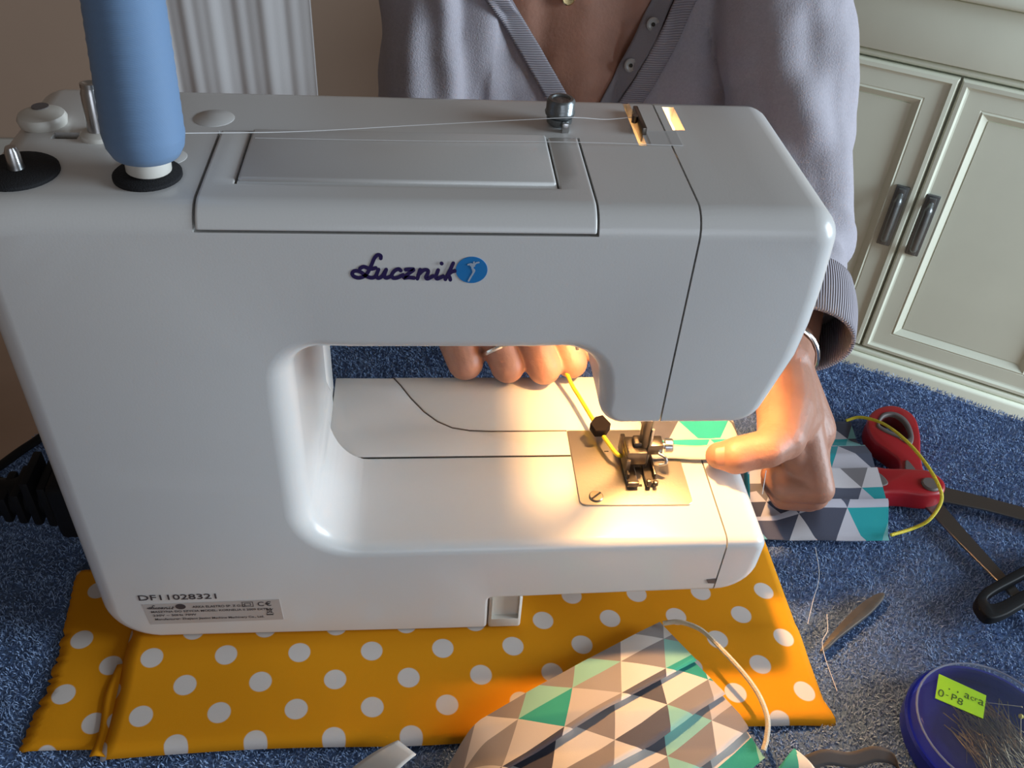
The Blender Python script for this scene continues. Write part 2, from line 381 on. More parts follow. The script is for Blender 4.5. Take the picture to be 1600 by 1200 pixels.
# cabinet on the floor behind the table corner, seen at an angle
K = 2.35
def cabinet():
    org = CAM + (A0 - CAM) * K; org.z = FZ
    rz = math.atan2(E1.y, E1.x)
    t = thing('cabinet', 'cream painted wooden cabinet with two panelled doors, behind the table', 'cabinet', org, rz)
    zz = lambda v: CAM.z + (v - CAM.z) * K - FZ     # local z from plane height
    uu = lambda u: u * K                             # local x
    c = M['cab']
    xl, xr = uu(-0.150), uu(0.176)
    obj('carcass', box(xl, xr, 0.022, 0.42, 0.012, zz(0.325), 0.004), c, t, local=True)
    # plinth moulding
    obj('plinth', box(xl - 0.012, xr + 0.012, -0.012, 0.05, 0.0, zz(0.006), 0.006, 3), c, t, local=True)
    obj('plinth_moulding', box(xl - 0.006, xr + 0.006, -0.002, 0.05, zz(0.006), zz(0.0115), 0.005, 3), c, t, local=True)
    # top rail, mouldings above the doors and counter
    obj('top_rail', box(xl, xr, -0.004, 0.03, zz(0.272), zz(0.317), 0.004), c, t, local=True)
    obj('rail_moulding', box(xl, xr, 0.004, 0.03, zz(0.2655), zz(0.2705), 0.006, 3), c, t, local=True)
    obj('counter', box(xl - 0.02, xr + 0.02, -0.03, 0.43, zz(0.3195), zz(0.331), 0.008, 3), c, t, local=True)
    for side in (-1, 1):
        g0 = uu(0.0165)
        a, bb = (g0 + 0.0022, uu(0.170)) if side > 0 else (uu(-0.144), g0 - 0.0022)
        z0, z1 = zz(0.0135), zz(0.264); st = uu(0.0195); ma = 0.017
        dr = thing('d', '', ''); bpy.data.objects.remove(dr)
        bm = box(a, bb, 0.012, 0.022, z0, z1)
        d = obj('door', bm, c, t, local=True, label='right cabinet door' if side > 0 else 'left cabinet door, partly behind the person')
        # stiles and rails as one frame with an ogee inner slope, then the raised centre field
        def ring(xo0, xo1, zo0, zo1, yo, xi0, xi1, zi0, zi1, yi, bm):
            A = [bm.verts.new(p) for p in ((xo0, yo, zo0), (xo1, yo, zo0), (xo1, yo, zo1), (xo0, yo, zo1))]
            B = [bm.verts.new(p) for p in ((xi0, yi, zi0), (xi1, yi, zi0), (xi1, yi, zi1), (xi0, yi, zi1))]
            for k in range(4): bm.faces.new((A[k], A[(k + 1) % 4], B[(k + 1) % 4], B[k]))
        bm = bmesh.new(); e = 0.0
        prof = [(0.0, 0.014), (0.0, 0.003), (0.003, -0.002), (0.010, -0.003), (0.014, 0.0015), (0.017, 0.0025), (st, 0.0025), (st + 0.002, 0.0035), (st + 0.005, 0.0015), (st + ma, 0.011), (st + ma + 0.003, 0.0125)]
        for (d0, y0), (d1, y1) in zip(prof, prof[1:]): ring(a + d0, bb - d0, z0 + d0, z1 - d0, y0, a + d1, bb - d1, z0 + d1, z1 - d1, y1, bm)
        fixn(bm); obj('frame', bm, c, d, local=True, smooth=20)
        s2 = st + ma + 0.002
        obj('field', box(a + s2, bb - s2, 0.010, 0.014, z0 + s2, z1 - s2), c, d, local=True)
        # bail handle on a back plate
        hx = uu(0.0285) if side > 0 else uu(0.0040); h0, h1 = zz(0.115), zz(0.171)
        if side < 0: h0, h1 = zz(0.117), zz(0.172)
        bm = box(hx - 0.0125, hx + 0.0125, -0.0025, 0.004, h0, h1, 0.0015)
        for q in (h0 + 0.012, h1 - 0.012): merge(bm, box(hx - 0.007, hx + 0.007, -0.009, -0.002, q - 0.009, q + 0.009, 0.002))
        hd = obj('handle', bm, M['pewter'], d, local=True)
        pts = catmull([(hx, -0.006, h0 + 0.014), (hx, -0.020, h0 + 0.026), (hx, -0.026, (h0 + h1) / 2), (hx, -0.020, h1 - 0.026), (hx, -0.006, h1 - 0.014)], 6)
        n = len(pts); obj('bar', sweep(pts, [0.0048 + 0.0022 * math.sin(PI * i / (n - 1)) + (0.0012 if i in (5, 6, n - 7, n - 6) else 0) for i in range(n)], 10), M['pewter'], hd, local=True)
    return t
cabinet()

# curtain at the back wall
CX0, CX1 = aty(262, 60, 1.98).x, aty(490, 60, 1.98).x
def cf(u, v):
    x = CX0 + (CX1 - CX0) * u; z = 1.6 - 2.28 * v
    y = 1.98 + 0.003 * math.sin(u * 34) + 0.006 * math.sin(u * 15 + 1) + 0.001 * math.sin(u * 71)
    return (x, y, z), (u, v)
cu = obj('curtain', solid(grid(160, 8, cf), 0.003), M['curtain'], smooth=180)
tag(cu, 'white curtain with vertical folds hanging on the brown wall', 'curtain')

# ================================================================== SEWING MACHINE
SM = thing('sewing_machine', 'white sewing machine standing on the yellow dotted cloth, seen from its back', 'sewing machine', (0.0, 0.07, 0.0))
ZT = 0.308; YB = 0.131; SX = 0.1255; BX = 0.1850
def outline():
    """xz outline of the C shaped body with the front-edge rounding radius at every vertex"""
    P = []
    def add(pts, r0, r1=None):
        r1 = r0 if r1 is None else r1
        for i, p in enumerate(pts): P.append((p[0], p[1], r0 + (r1 - r0) * (i / max(1, len(pts) - 1))))
    def line(a, b, n, r0, r1=None): add([(a[0] + (b[0] - a[0]) * i / n, a[1] + (b[1] - a[1]) * i / n) for i in range(1, n)], r0, r1)
    add(arc(-0.168, 0.032, 0.032, 180, 270, 10), 0.012, 0.004)
    line((-0.168, 0), (0.0365, 0), 8, 0.004, 0.0022)
    add(arc(0.0365, 0.003, 0.003, 270, 360, 4), 0.0022); add(arc(0.0425, 0.0288, 0.003, 180, 90, 4), 0.0025)
    line((0.0425, 0.0318), (0.184, 0.0318), 8, 0.0025, 0.006)
    add(arc(0.186, 0.0578, 0.026, 270, 360, 8), 0.006, 0.009)
    add(arc(0.202, 0.0722, 0.010, 0, 90, 6), 0.008, 0.006)
    line((0.202, 0.0822), (-0.036, 0.0822), 14, 0.006, 0.008)
    add(arc(-0.036, 0.1122, 0.030, 270, 180, 10), 0.008, 0.014)
    line((-0.066, 0.1122), (-0.066, 0.214), 6, 0.014)
    add(arc(-0.049, 0.214, 0.017, 180, 90, 8), 0.013, 0.008)
    line((-0.049, 0.231), (0.068, 0.231), 8, 0.007)
    add(arc(0.068, 0.209, 0.022, 90, 0, 8), 0.008)
    line((0.090, 0.209), (0.0925, 0.194), 3, 0.008)
    add(arc(0.1045, 0.1935, 0.0125, 180, 270, 6), 0.007, 0.004)
    line((0.1045, 0.181), (0.166, 0.181), 6, 0.004)
    add(arc(0.166, 0.197, 0.016, 270, 345, 6), 0.004, 0.007)
    line((0.1815, 0.1929), (0.1925, 0.225), 4, 0.008, 0.010)
    add([(0.1925, 0.225), (0.1945, 0.245), (0.1950, 0.265), (0.1945, 0.280)], 0.011)
    add(arc(0.179, 0.293, 0.015, 0, 90, 7), 0.011, 0.013)
    line((0.179, ZT), (-0.186, ZT), 20, 0.013)
    add(arc(-0.186, 0.293, 0.015, 90, 180, 7), 0.013)
    line((-0.201, 0.293), (-0.200, 0.032), 10, 0.013, 0.012)
    Q = []
    for p in P:
        if not Q or math.hypot(p[0] - Q[-1][0], p[1] - Q[-1][1]) > 2e-4: Q.append(p)
    if math.hypot(Q[0][0] - Q[-1][0], Q[0][1] - Q[-1][1]) < 2e-4: Q.pop()
    return Q
def c_solid(yb=YB, rb=0.010):
    P = outline(); n = len(P); pos = [Vector((p[0], p[1])) for p in P]; nor = []
    for i in range(n):
        a = (pos[i] - pos[i - 1]).normalized(); b = (pos[(i + 1) % n] - pos[i]).normalized(); t = (a + b)
        t = t.normalized() if t.length > 1e-6 else a
        nor.append(Vector((-t.y, t.x)))            # inward for a counter-clockwise outline
    bm = bmesh.new(); rings = []; NS = 7
    def ring(f):
        rings.append([bm.verts.new(f(i)) for i in range(n)])
    for k in range(NS + 1):                        # front rounding
        th = PI / 2 * k / NS
        def f(i, th=th):
            r = P[i][2]; q = pos[i] + nor[i] * r * (1 - math.sin(th)); return (q.x, r * (1 - math.cos(th)), q.y)
        ring(f)
    for k in range(0, 5):                          # back rounding, uniform
        th = PI / 2 * (1 - k / 4)
        def f(i, th=th):
            r = min(rb, P[i][2]); q = pos[i] + nor[i] * r * (1 - math.sin(th)); return (q.x, yb - r * (1 - math.cos(th)), q.y)
        ring(f)
    for A, B in zip(rings, rings[1:]):
        for i in range(n): bm.faces.new((A[i], A[(i + 1) % n], B[(i + 1) % n], B[i]))
    for R_ in (rings[0], rings[-1]):
        _, _, tris, _, _, _ = delaunay_2d_cdt([Vector((v.co.x, v.co.z)) for v in R_], [], [list(range(n))], 1, 1e-7)
        for t in tris: bm.faces.new([R_[k] for k in t])
    return fixn(bm)
# carrying handle folded into the top front edge: path from front face over the rounding along the top
HS = [(0.013 - 0.013 * math.cos(math.radians(a)), 0.295 + 0.013 * math.sin(math.radians(a))) for a in range(14, 91, 4)] + [(0.013 + 0.064 * i / 8, ZT) for i in range(1, 9)]
def handle_solid(gx, out, inn, gs):
    x0, x1, xi0, xi1, yi = -0.099 - gx, 0.0775 + gx, -0.085 + gx, 0.0625 - gx, 0.0235 - gx * 0.0
    path = list(HS)
    if gs: path = [(HS[0][0] - gs * 0.24, HS[0][1] - gs)] + path[1:-1] + [(HS[-1][0] + gs, ZT)]
    N = []
    for i in range(len(path)):
        a = path[max(i - 1, 0)]; b = path[min(i + 1, len(path) - 1)]; t = Vector((b[0] - a[0], b[1] - a[1])).normalized(); N.append(Vector((-t.y, t.x)))
    N = [Vector((-abs(q.x), abs(q.y))) for q in N]
    xs = [x0, x0 + 0.0015, x0 + 0.004, xi0] + [xi0 + (xi1 - xi0) * i / 6 for i in range(1, 6)] + [xi1, x1 - 0.004, x1 - 0.0015, x1]
    bm = bmesh.new(); cache = {}
    jf = next(i for i, p in enumerate(path) if p[0] > yi - 1e-6 and p[1] >= ZT - 1e-6)
    path[jf] = (yi - gx, ZT)
    def vert(i, j):
        if (i, j) not in cache: cache[(i, j)] = bm.verts.new((xs[i], path[j][0] + N[j].x * out, path[j][1] + N[j].y * out))
        return cache[(i, j)]
    fs = []
    for i in range(len(xs) - 1):
        for j in range(len(path) - 1):
            inside = xi0 - 1e-6 < (xs[i] + xs[i + 1]) / 2 < xi1 + 1e-6
            if inside and j >= jf: continue
            fs.append(bm.faces.new((vert(i, j), vert(i + 1, j), vert(i + 1, j + 1), vert(i, j + 1))))
    # inner skin
    cin = {}
    for (i, j), v in cache.items(): cin[(i, j)] = bm.verts.new((xs[i], path[j][0] - N[j].x * inn, path[j][1] - N[j].y * inn))
    inv = {v: k for k, v in cache.items()}
    bnd = [(e.verts[0], e.verts[1]) for e in bm.edges if len(e.link_faces) == 1]
    for f in fs: bm.faces.new([cin[inv[v]] for v in reversed(f.verts)])
    for a, b in bnd: bm.faces.new((a, b, cin[inv[b]], cin[inv[a]]))
    return fixn(bm)
full = to_mesh(c_solid())
cuts = [handle_solid(0.0012, 0.002, 0.006, 0.0012),
        prism([(-0.0640, 0.2)] + arc(-0.0400, 0.1000, 0.0240, 180, 270, 10) + [(0.0965, 0.0760), (0.0965, 0.2)], 0.0790, 0.2),
        box(0.1275, 0.183, 0.028, 0.119, 0.10, 0.300),              # lamp chamber in the head, open below
        box(0.104, 0.140, 0.075, 0.117, 0.262, 0.296),             # take-up channel beside it
        box(0.1300, 0.1365, 0.090, 0.119, 0.28, 0.33),             # slot that leaks lamp light
        box(0.1085, 0.1125, 0.071, 0.127, 0.285, 0.33),            # take-up slit
        box(-0.176, -0.164, 0.0655, 0.0725, 0.296, 0.33)]          # bobbin winder slot
full = boolean(full, cuts)
def part_of(me, planes):
    bm = bmesh.new(); bm.from_mesh(me); bmesh.ops.triangulate(bm, faces=bm.faces)
    for co, no in planes:                                          # keep the side the normal points away from
        r = bmesh.ops.bisect_plane(bm, geom=bm.verts[:] + bm.edges[:] + bm.faces[:], plane_co=co, plane_no=no, clear_outer=True, dist=1e-6)
        es = [e for e in r['geom_cut'] if isinstance(e, bmesh.types.BMEdge)]
        if es: bmesh.ops.triangle_fill(bm, edges=es, use_beauty=True, use_dissolve=False)
    return fixn(bm)
g = 0.0005
bmb = bmesh.new(); bmb.from_mesh(full)
# the body is everything left of the two seams: cut head and bed with one bent plane set
upper = part_of(full, [((0, 0, 0.14), (0, 0, -1))]); lower = part_of(full, [((0, 0, 0.14), (0, 0, 1))]); bmb.free()
um, lm_ = to_mesh(upper), to_mesh(lower)
body_u = part_of(um, [((SX - g, 0, 0), (1, 0, 0))]); cover = part_of(um, [((SX + g, 0, 0), (-1, 0, 0))])
body_l = part_of(lm_, [((BX - g, 0, 0), (1, 0, 0))]); bend = part_of(lm_, [((BX + g, 0, 0), (-1, 0, 0))])
# free-arm bed runs deeper than the arm, so the lower body keeps only its front part; the table extension sits behind
merge(body_u, body_l)
bmesh.ops.remove_doubles(body_u, verts=body_u.verts, dist=1e-5)
inner = [f for f in body_u.faces if all(abs(v.co.z - 0.14) < 1e-5 for v in f.verts)]
bmesh.ops.delete(body_u, geom=inner, context='FACES')
body = obj('body', body_u, M['white'], SM, smooth=32)
obj('face_cover', cover, M['white'], SM, smooth=32)
obj('bed_end_cap', bend, M['white'], SM, smooth=32)
# pillar and bed depth behind the arm
obj('pillar_back', box(-0.198, -0.0650, 0.1190, 0.158, 0.002, 0.272, 0.010, 4), M['white'], SM)
# release notch next to the bed seam
obj('seam_notch', prism([(0.1783, 0.0455), (0.1845, 0.0463), (0.1845, 0.0415), (0.1800, 0.0420)], -0.0004, 0.004, axis='y'), M['greygrip'], SM)
# extension table: front strip and box lid, flush with the bed and parted by fine joints
ge = 0.0006
def bed_plate(name, pts, z1, bv=0.0008): return obj(name, prism(pts, 0.030, z1, bv, 2, ang=60), M['white'], SM, smooth=30)
front_edge = arc(-0.040, 0.100, 0.0235, 180, 270, 8)
lid_pts = [(-0.023, 0.158), (-0.018, 0.150), (-0.010, 0.135), (-0.001, 0.121), (0.008, 0.111), (0.018, 0.1045), (0.030, 0.1015), (0.045, 0.1005)]
ztop = 0.0828
strip = [(-0.0642, 0.158), (-0.0642, 0.102)] + front_edge + [(0.0965, 0.0765), (0.0965, 0.1)] + [p for p in reversed([(x, y - ge) for x, y in lid_pts])]
obj('extension_table', prism(strip, 0.0325, ztop, 0.0006, 2, ang=60), M['white'], SM, smooth=30)
back = [(x + 0.0002, y + ge) for x, y in lid_pts] + [(0.1345, 0.1005), (0.184, 0.1005), (0.184, 0.158)]
back[0] = (-0.0222, 0.158)
obj('extension_lid', prism(back, 0.0325, ztop, 0.0006, 2, ang=60), M['white'], SM, smooth=30)
obj('extension_end', box(BX + g, 0.2095, 0.124, 0.158, 0.034, ztop, 0.006, 3), M['white'], SM)
# dark line of the joint in front of the extension
jl = [(p[0] - 0.0003, p[1] - 0.0004) for p in front_edge] + [(0.0965, 0.0761)]
def ribbon_flat(pts, w, z, th):
    bm = bmesh.new(); L = []; n = len(pts)
    for i, p in enumerate(pts):
        a = Vector(pts[max(i - 1, 0)][:2]); b = Vector(pts[min(i + 1, n - 1)][:2]); t = (b - a).normalized(); q = Vector((-t.y, t.x)) * w / 2
        L.append(((p[0] + q.x, p[1] + q.y), (p[0] - q.x, p[1] - q.y)))
    poly = [a for a, b in L] + [b for a, b in reversed(L)]
    return prism(poly, z, z + th)
obj('joint_line', ribbon_flat(jl, 0.0010, ztop - 0.0005, 0.0006), M['gapdark'], SM, smooth=None)
obj('lid_joint', ribbon_flat([(x, y) for x, y in lid_pts] + [(0.0965, 0.1003)], 0.0007, ztop - 0.0004, 0.0005), mat('joint_grey', (0.12, 0.09, 0.07), 0.9), SM, smooth=None)

# foot block under the free arm step
bm = box(0.0400, 0.0615, 0.0, 0.10, 0.0, 0.0315, 0.002, 3)
fb = boolean(to_mesh(bm), [box(0.0420, 0.0595, -0.01, 0.0035, 0.0095, 0.034)])
obj('foot_block', fb, M['clear'] if False else M['cream'], SM, label='open stepped block at the end of the base')

# carrying handle and panel inside it
obj('carry_handle', bevel(handle_solid(0.0, 0.0006, 0.0045, 0.0), 0.0009, 2, 50), M['white'], SM, smooth=50, label='white carrying handle folded flat')
obj('top_panel', prism([(-0.0825, 0.0265), (0.0600, 0.0265), (0.0612, 0.0277), (0.0612, 0.078), (-0.0837, 0.078), (-0.0837, 0.0277)], ZT - 0.003, ZT + 0.0016, 0.0012, 3, ang=60), M['white'], SM, smooth=50)
for x, y, rr in ((-0.105, 0.092, 0.010), (-0.118, 0.049, 0.008)):
    obj('plug', lathe([(rr, -0.001), (rr, 0.0001), (rr - 0.0003, 0.0003), (0.0001, 0.0003)], 28, (x, y, ZT)), M['white'], SM)
# pretension guide
x, y = 0.0700, 0.094
t = obj('thread_guide', lathe([(0.0050, 0), (0.0050, 0.0012), (0.0066, 0.0016), (0.0068, 0.0044), (0.0056, 0.0050), (0.0076, 0.0058), (0.0079, 0.0072), (0.0074, 0.0078), (0.0074, 0.0130), (0.0064, 0.0142), (0.0050, 0.0142), (0.0044, 0.0134), (0.0001, 0.0134)], 32, (x, y, ZT)), M['pewter'], SM, label='small round metal thread guide on the machine top')
obj('clip', box(x + 0.0002, x + 0.0040, y - 0.0110, y - 0.0070, ZT, ZT + 0.0052, 0.0006), M['steel'], t)
# bobbin winder
w = obj('bobbin_winder', lathe([(0.0108, 0), (0.0115, 0.0030), (0.0105, 0.0050), (0.008, 0.0058), (0.0001, 0.0058)], 32, (-0.184, 0.082, ZT)), M['cream'], SM)
obj('winder_mark', lathe([(0.004, 0), (0.004, 0.0006), (0.0001, 0.0006)], 16, (-0.186, 0.0880, ZT + 0.0056)), M['greygrip'], w)
wp = obj('winder_spindle', lathe([(0.0048, 0), (0.0048, 0.018), (0.0040, 0.0205), (0.0044, 0.0205), (0.0044, 0.0225), (0.003, 0.0228), (0.0001, 0.021)], 24, (-0.1545, 0.0690, ZT + 0.003), (0.02, 0.10, 1)), M['steel'], SM)
obj('spindle_foot', lathe([(0.0085, 0), (0.0085, 0.002), (0.0062, 0.0034), (0.0001, 0.0034)], 24, (-0.1545, 0.0690, ZT)), M['cream'], wp)
obj('winder_slot_shade', box(-0.1755, -0.1645, 0.0660, 0.0720, 0.2965, 0.3050), M['gapdark'], SM, smooth=None)  # dark block set into the winder slot, its colour standing in for shade
# spool pins
def spool_pin(x, y, h, rr=0.0175):
    f = obj('spool_felt', lathe([(rr, 0), (rr, 0.0016), (rr - 0.001, 0.0024), (0.004, 0.0026), (0.0001, 0.0026)], 36, (x, y, ZT)), M['felt'], SM)
    obj('spool_pin', lathe([(0.0038, 0.002), (0.0034, 0.004), (0.0030, h - 0.002), (0.0022, h), (0.0001, h)], 16, (x, y, ZT)), M['steel'], f)
spool_pin(-0.1795, 0.0310, 0.0125); spool_pin(-0.1235, 0.0300, 0.055, 0.0150)
# take-up lever in its slit, clear cover over the channel
obj('take_up_lever', prism([(0.086, 0.290), (0.112, 0.290), (0.1115, 0.311), (0.107, 0.3135), (0.090, 0.3130), (0.086, 0.310)], 0.1115, 0.1140, 0.0004, 1) if False else merge(box(0.1118, 0.1145, 0.083, 0.111, ZT - 0.004, ZT + 0.0040, 0.0006), lathe([(0.0016, 0), (0.0016, 0.004), (0.0001, 0.004)], 10, (0.1105, 0.0975, ZT + 0.0005))), M['darksteel'], SM)
obj('thread_chart', box(0.1150, 0.1310, 0.0715, 0.0880, ZT - 0.0005, ZT + 0.0004), M['clear'], SM)
# needle plate
zb = 0.0828
pl = obj('needle_plate', prism(arc(0.1015, 0.0355, 0.0045, 180, 270, 5) + arc(0.1655, 0.0345, 0.0045, 270, 360, 5) + [(0.170, 0.100), (0.097, 0.100)], zb - 0.004, zb + 0.0005, 0.0003, 1), M['plate'], SM, label='brushed metal needle plate')
bm = lathe([(0.0046, 0), (0.0046, 0.0008), (0.0040, 0.0013), (0.0001, 0.0013)], 24, (0.1080, 0.0380, zb + 0.0004))
s = obj('plate_screw', bm, M['brass'], pl)
bm = box(-0.0042, 0.0042, -0.0006, 0.0006, 0, 0.0003); bmesh.ops.transform(bm, matrix=Matrix.Translation((0.1080, 0.0380, zb + 0.00155)) @ Matrix.Rotation(0.7, 4, 'Z'), verts=bm.verts)
obj('screw_slot', bm, M['gapdark'], s)
obj('needle_slot', box(0.1340, 0.1395, 0.0462, 0.0482, zb + 0.0004, zb + 0.0007), M['gapdark'], pl)
obj('plate_mark', box(0.1195, 0.1225, 0.0785, 0.0795, zb + 0.0004, zb + 0.0006), M['gapdark'], pl)
# presser foot and needle bar
pb = obj('presser_bar', lathe([(0.0032, 0.096), (0.0036, 0.0985), (0.0036, 0.235)], 20, (0.1405, 0.0640, 0)), M['darksteel'], SM)
bm = box(0.1290, 0.1420, 0.0560, 0.0720, 0.0935, 0.1040, 0.001)
merge(bm, box(0.1285, 0.1315, 0.0540, 0.0800, 0.0860, 0.0990, 0.0006)); merge(bm, box(0.1335, 0.1395, 0.0610, 0.0690, 0.1020, 0.1080, 0.001))
obj('foot_holder', bm, M['darksteel'], SM)
bm = prism([(0.1290, 0.046), (0.1365, 0.046), (0.1365, 0.062), (0.1415, 0.062), (0.1415, 0.046), (0.1490, 0.046), (0.1490, 0.078), (0.1290, 0.078)], zb + 0.0020, zb + 0.0038, 0.0004, 1)
merge(bm, box(0.1290, 0.1365, 0.0440, 0.0468, zb + 0.0024, zb + 0.0062, 0.0006)); merge(bm, box(0.1415, 0.1445, 0.0440, 0.0468, zb + 0.0024, zb + 0.0075, 0.0006)); merge(bm, box(0.1462, 0.1490, 0.0440, 0.0468, zb + 0.0024, zb + 0.0062, 0.0006))
merge(bm, box(0.1295, 0.1310, 0.050, 0.072, zb + 0.0030, zb + 0.0080, 0.0004)); merge(bm, box(0.1470, 0.1485, 0.050, 0.072, zb + 0.0030, zb + 0.0080, 0.0004))
obj('presser_foot', bm, M['darksteel'], SM)
bm = box(0.1425, 0.1530, 0.0600, 0.0700, 0.0980, 0.1065, 0.001)
c = obj('needle_clamp', bm, M['darksteel'], SM)
obj('clamp_screw', lathe([(0.0022, 0), (0.0022, 0.003), (0.0048, 0.003), (0.0048, 0.0075), (0.004, 0.0082), (0.0001, 0.0082)], 20, (0.1520, 0.0650, 0.1020), (1, -0.1, 0.05)), M['steel'], c)
obj('needle', lathe([(0.0002, 0.0845), (0.0006, 0.089), (0.0007, 0.1), (0.001, 0.108), (0.001, 0.12)], 10, (0.1440, 0.0610, 0)), M['steel'], c)
obj('thread_hook', sweep(catmull([(0.1500, 0.0600, 0.1000), (0.1545, 0.0570, 0.0985), (0.1550, 0.0555, 0.0950), (0.1505, 0.0560, 0.0935)], 5), 0.0010, 8), M['steel'], c)
# thread cutter plate on the left of the head
obj('side_plate', box(0.0868, 0.0890, 0.058, 0.104, 0.186, 0.226, 0.0006), M['plate'], SM)
# lamp inside the head
bulb = lathe([(0.0001, -0.012), (0.0035, -0.0110), (0.0060, -0.0075), (0.0068, -0.003), (0.0060, 0.003), (0.0045, 0.008), (0.0040, 0.016), (0.0001, 0.016)], 20, (0.1600, 0.0800, 0.2350))
obj('lamp_bulb', bulb, emit('lamp_glow', (1.0, 0.53, 0.20), 1800.0), SM, label='glowing bulb inside the head')
obj('lamp_socket', lathe([(0.0055, 0.250), (0.0085, 0.252), (0.0085, 0.299), (0.0001, 0.299)], 20, (0.1600, 0.0800, 0)), M['cream'], SM)
# mains inlet bezel, pale sliver by the plug
obj('socket_bezel', box(-0.2045, -0.1985, 0.050, 0.112, 0.040, 0.094, 0.003), M['cream'], SM)

# lettering on the front
def stroke_mesh(strokes, w, place, th=0.00025):
    bm = bmesh.new()
    for si, st in enumerate(strokes):
        dz = th + 0.00003 * si
        pts = [Vector((p[0], p[1], 0)) for p in st]
        if len(pts) > 2: pts = catmull(pts, 6)
        n = len(pts); L = []; R_ = []
        for i, p in enumerate(pts):
            t = (pts[min(i + 1, n - 1)] - pts[max(i - 1, 0)]).normalized(); q = Vector((-t.y, t.x, 0)) * w / 2; L.append(p + q); R_.append(p - q)
        def v3(p, d): x, z = place(p.x, p.y); return (x, d, z)
        for d in (-dz,):
            A = [bm.verts.new(v3(p, d)) for p in L]; B = [bm.verts.new(v3(p, d)) for p in R_]
            for i in range(n - 1): bm.faces.new((A[i], A[i + 1], B[i + 1], B[i]))
        for ci, p in enumerate((pts[0], pts[-1])):
            ring = [bm.verts.new(v3(p + Vector((math.cos(a * PI / 5), math.sin(a * PI / 5), 0)) * w / 2, -dz - 0.00001 * (ci + 1))) for a in range(10)]; bm.faces.new(ring)
    return bm
LOGO = [[(400, 205), (398, 180), (370, 172), (338, 205), (310, 270), (272, 345), (235, 380), (185, 392), (138, 375), (126, 345), (155, 325), (205, 335), (255, 372), (310, 392), (350, 375), (378, 312)],
        [(200, 302), (235, 284), (275, 298), (310, 306), (352, 296)],
        [(378, 312), (358, 368), (374, 394), (412, 376), (452, 312)], [(452, 312), (434, 372), (456, 392), (505, 372)],
        [(592, 322), (572, 306), (535, 322), (506, 362), (520, 392), (565, 388), (612, 362)],
        [(640, 312), (680, 308), (716, 312), (665, 352), (622, 390), (670, 386), (720, 392)],
        [(778, 312), (752, 398)], [(760, 362), (812, 316), (852, 318), (852, 346), (834, 384), (852, 398), (905, 372)],
        [(952, 314), (930, 376), (944, 398), (1000, 374)], [(984, 250), (986, 252)],
        [(1096, 248), (1062, 322), (1020, 402)], [(1112, 322), (1084, 330), (1046, 356)], [(1046, 356), (1062, 384), (1068, 406)]]
def lp(x, y): p = aty(530 + x / 6.154, 370 + y / 6.154, 0.0); return p.x, p.z
obj('logo_lettering', stroke_mesh(LOGO, 37, lp), M['navy'], SM, smooth=None, label='dark violet script lettering')
ex, ez, er = 0.0214, 0.2789, 0.0073
em = obj('emblem', prism([(ex + er * math.cos(a * PI / 20), ez + er * 0.98 * math.sin(a * PI / 20)) for a in range(40)], -0.00025, 0.001, axis='y'), M['cyan'], SM, smooth=None, label='round blue emblem with a white figure')
fig = [[(1296, 238), (1294, 262), (1282, 300), (1288, 335), (1268, 375), (1244, 418)], [(1240, 262), (1268, 256), (1296, 262), (1318, 246), (1342, 240)], [(1284, 300), (1300, 318), (1278, 360)], [(1262, 268), (1282, 280), (1300, 272)], [(1276, 268), (1278, 296)]]
obj('emblem_figure', stroke_mesh(fig, 16, lp, 0.0005), mat('figure_white', (0.42, 0.50, 0.60), 0.5), em, smooth=None)
def text(s, x, z, h, sx=1.0, y=-0.0003, bold=0.0, shear=0.0):
    cu = bpy.data.curves.new('t', 'FONT'); cu.body = s; cu.size = 1.0; cu.offset = bold; cu.shear = shear; cu.resolution_u = 3
    o = bpy.data.objects.new('t', cu); COL.objects.link(o); me = evaluated(o); bpy.data.objects.remove(o)
    k = h / 0.70
    me.transform(Matrix(((k * sx, 0, 0, x), (0, 0, 0, y), (0, k, 0, z), (0, 0, 0, 1)))); return me
obj('serial_number', text('DF11028321', -0.1744, 0.0392, 0.0050, 1.30, bold=0.012), M['ink'], SM, smooth=None)
lb = obj('rating_label', prism([(-0.1728, 0.0352), (-0.0905, 0.0368), (-0.0898, 0.0160), (-0.1714, 0.0146)], -0.00022, 0.001, axis='y'), M['foil'], SM, smooth=None, label='small silver rating label with fine print')
lines = [(-0.1465 + 0.003, 0.0306, 0.0021, 'ARKA ELASTRO SP. Z O.O.', 0.92), (-0.1690, 0.0266, 0.0019, 'MASZYNA DO SZYCIA MODEL: KORNELIA II 2009 EXTRA', 1.06), (-0.1685, 0.0229, 0.0019, '230V ~ 50Hz 70W', 1.25), (-0.1680, 0.0190, 0.0019, 'Manufacturer: Zhejiang Jiaxing Machine Machinery Co., Ltd.', 1.02)]
bm = bmesh.new()
for x, z, h, s, sx in lines: bm.from_mesh(text(s, x, z, h, sx, -0.0004, 0.018))
bm.from_mesh(text('C', -0.1043, 0.0307, 0.0042, 1.0, -0.0004, 0.01)); bm.from_mesh(text('\u20ac', -0.0995, 0.0307, 0.0042, 1.0, -0.0004, 0.01))
def outl(x0, x1, z0, z1, t):
    for a in ((x0, x1, z0, z0 + t), (x0, x1, z1 - t, z1), (x0, x0 + t, z0, z1), (x1 - t, x1, z0, z1)):
        bm.faces.new([bm.verts.new((p[0], -0.0004, p[1])) for p in ((a[0], a[2]), (a[1], a[2]), (a[1], a[3]), (a[0], a[3]))])
outl(-0.1135, -0.1067, 0.0302, 0.0352, 0.0004); outl(-0.1120, -0.1082, 0.0314, 0.0340, 0.0004)
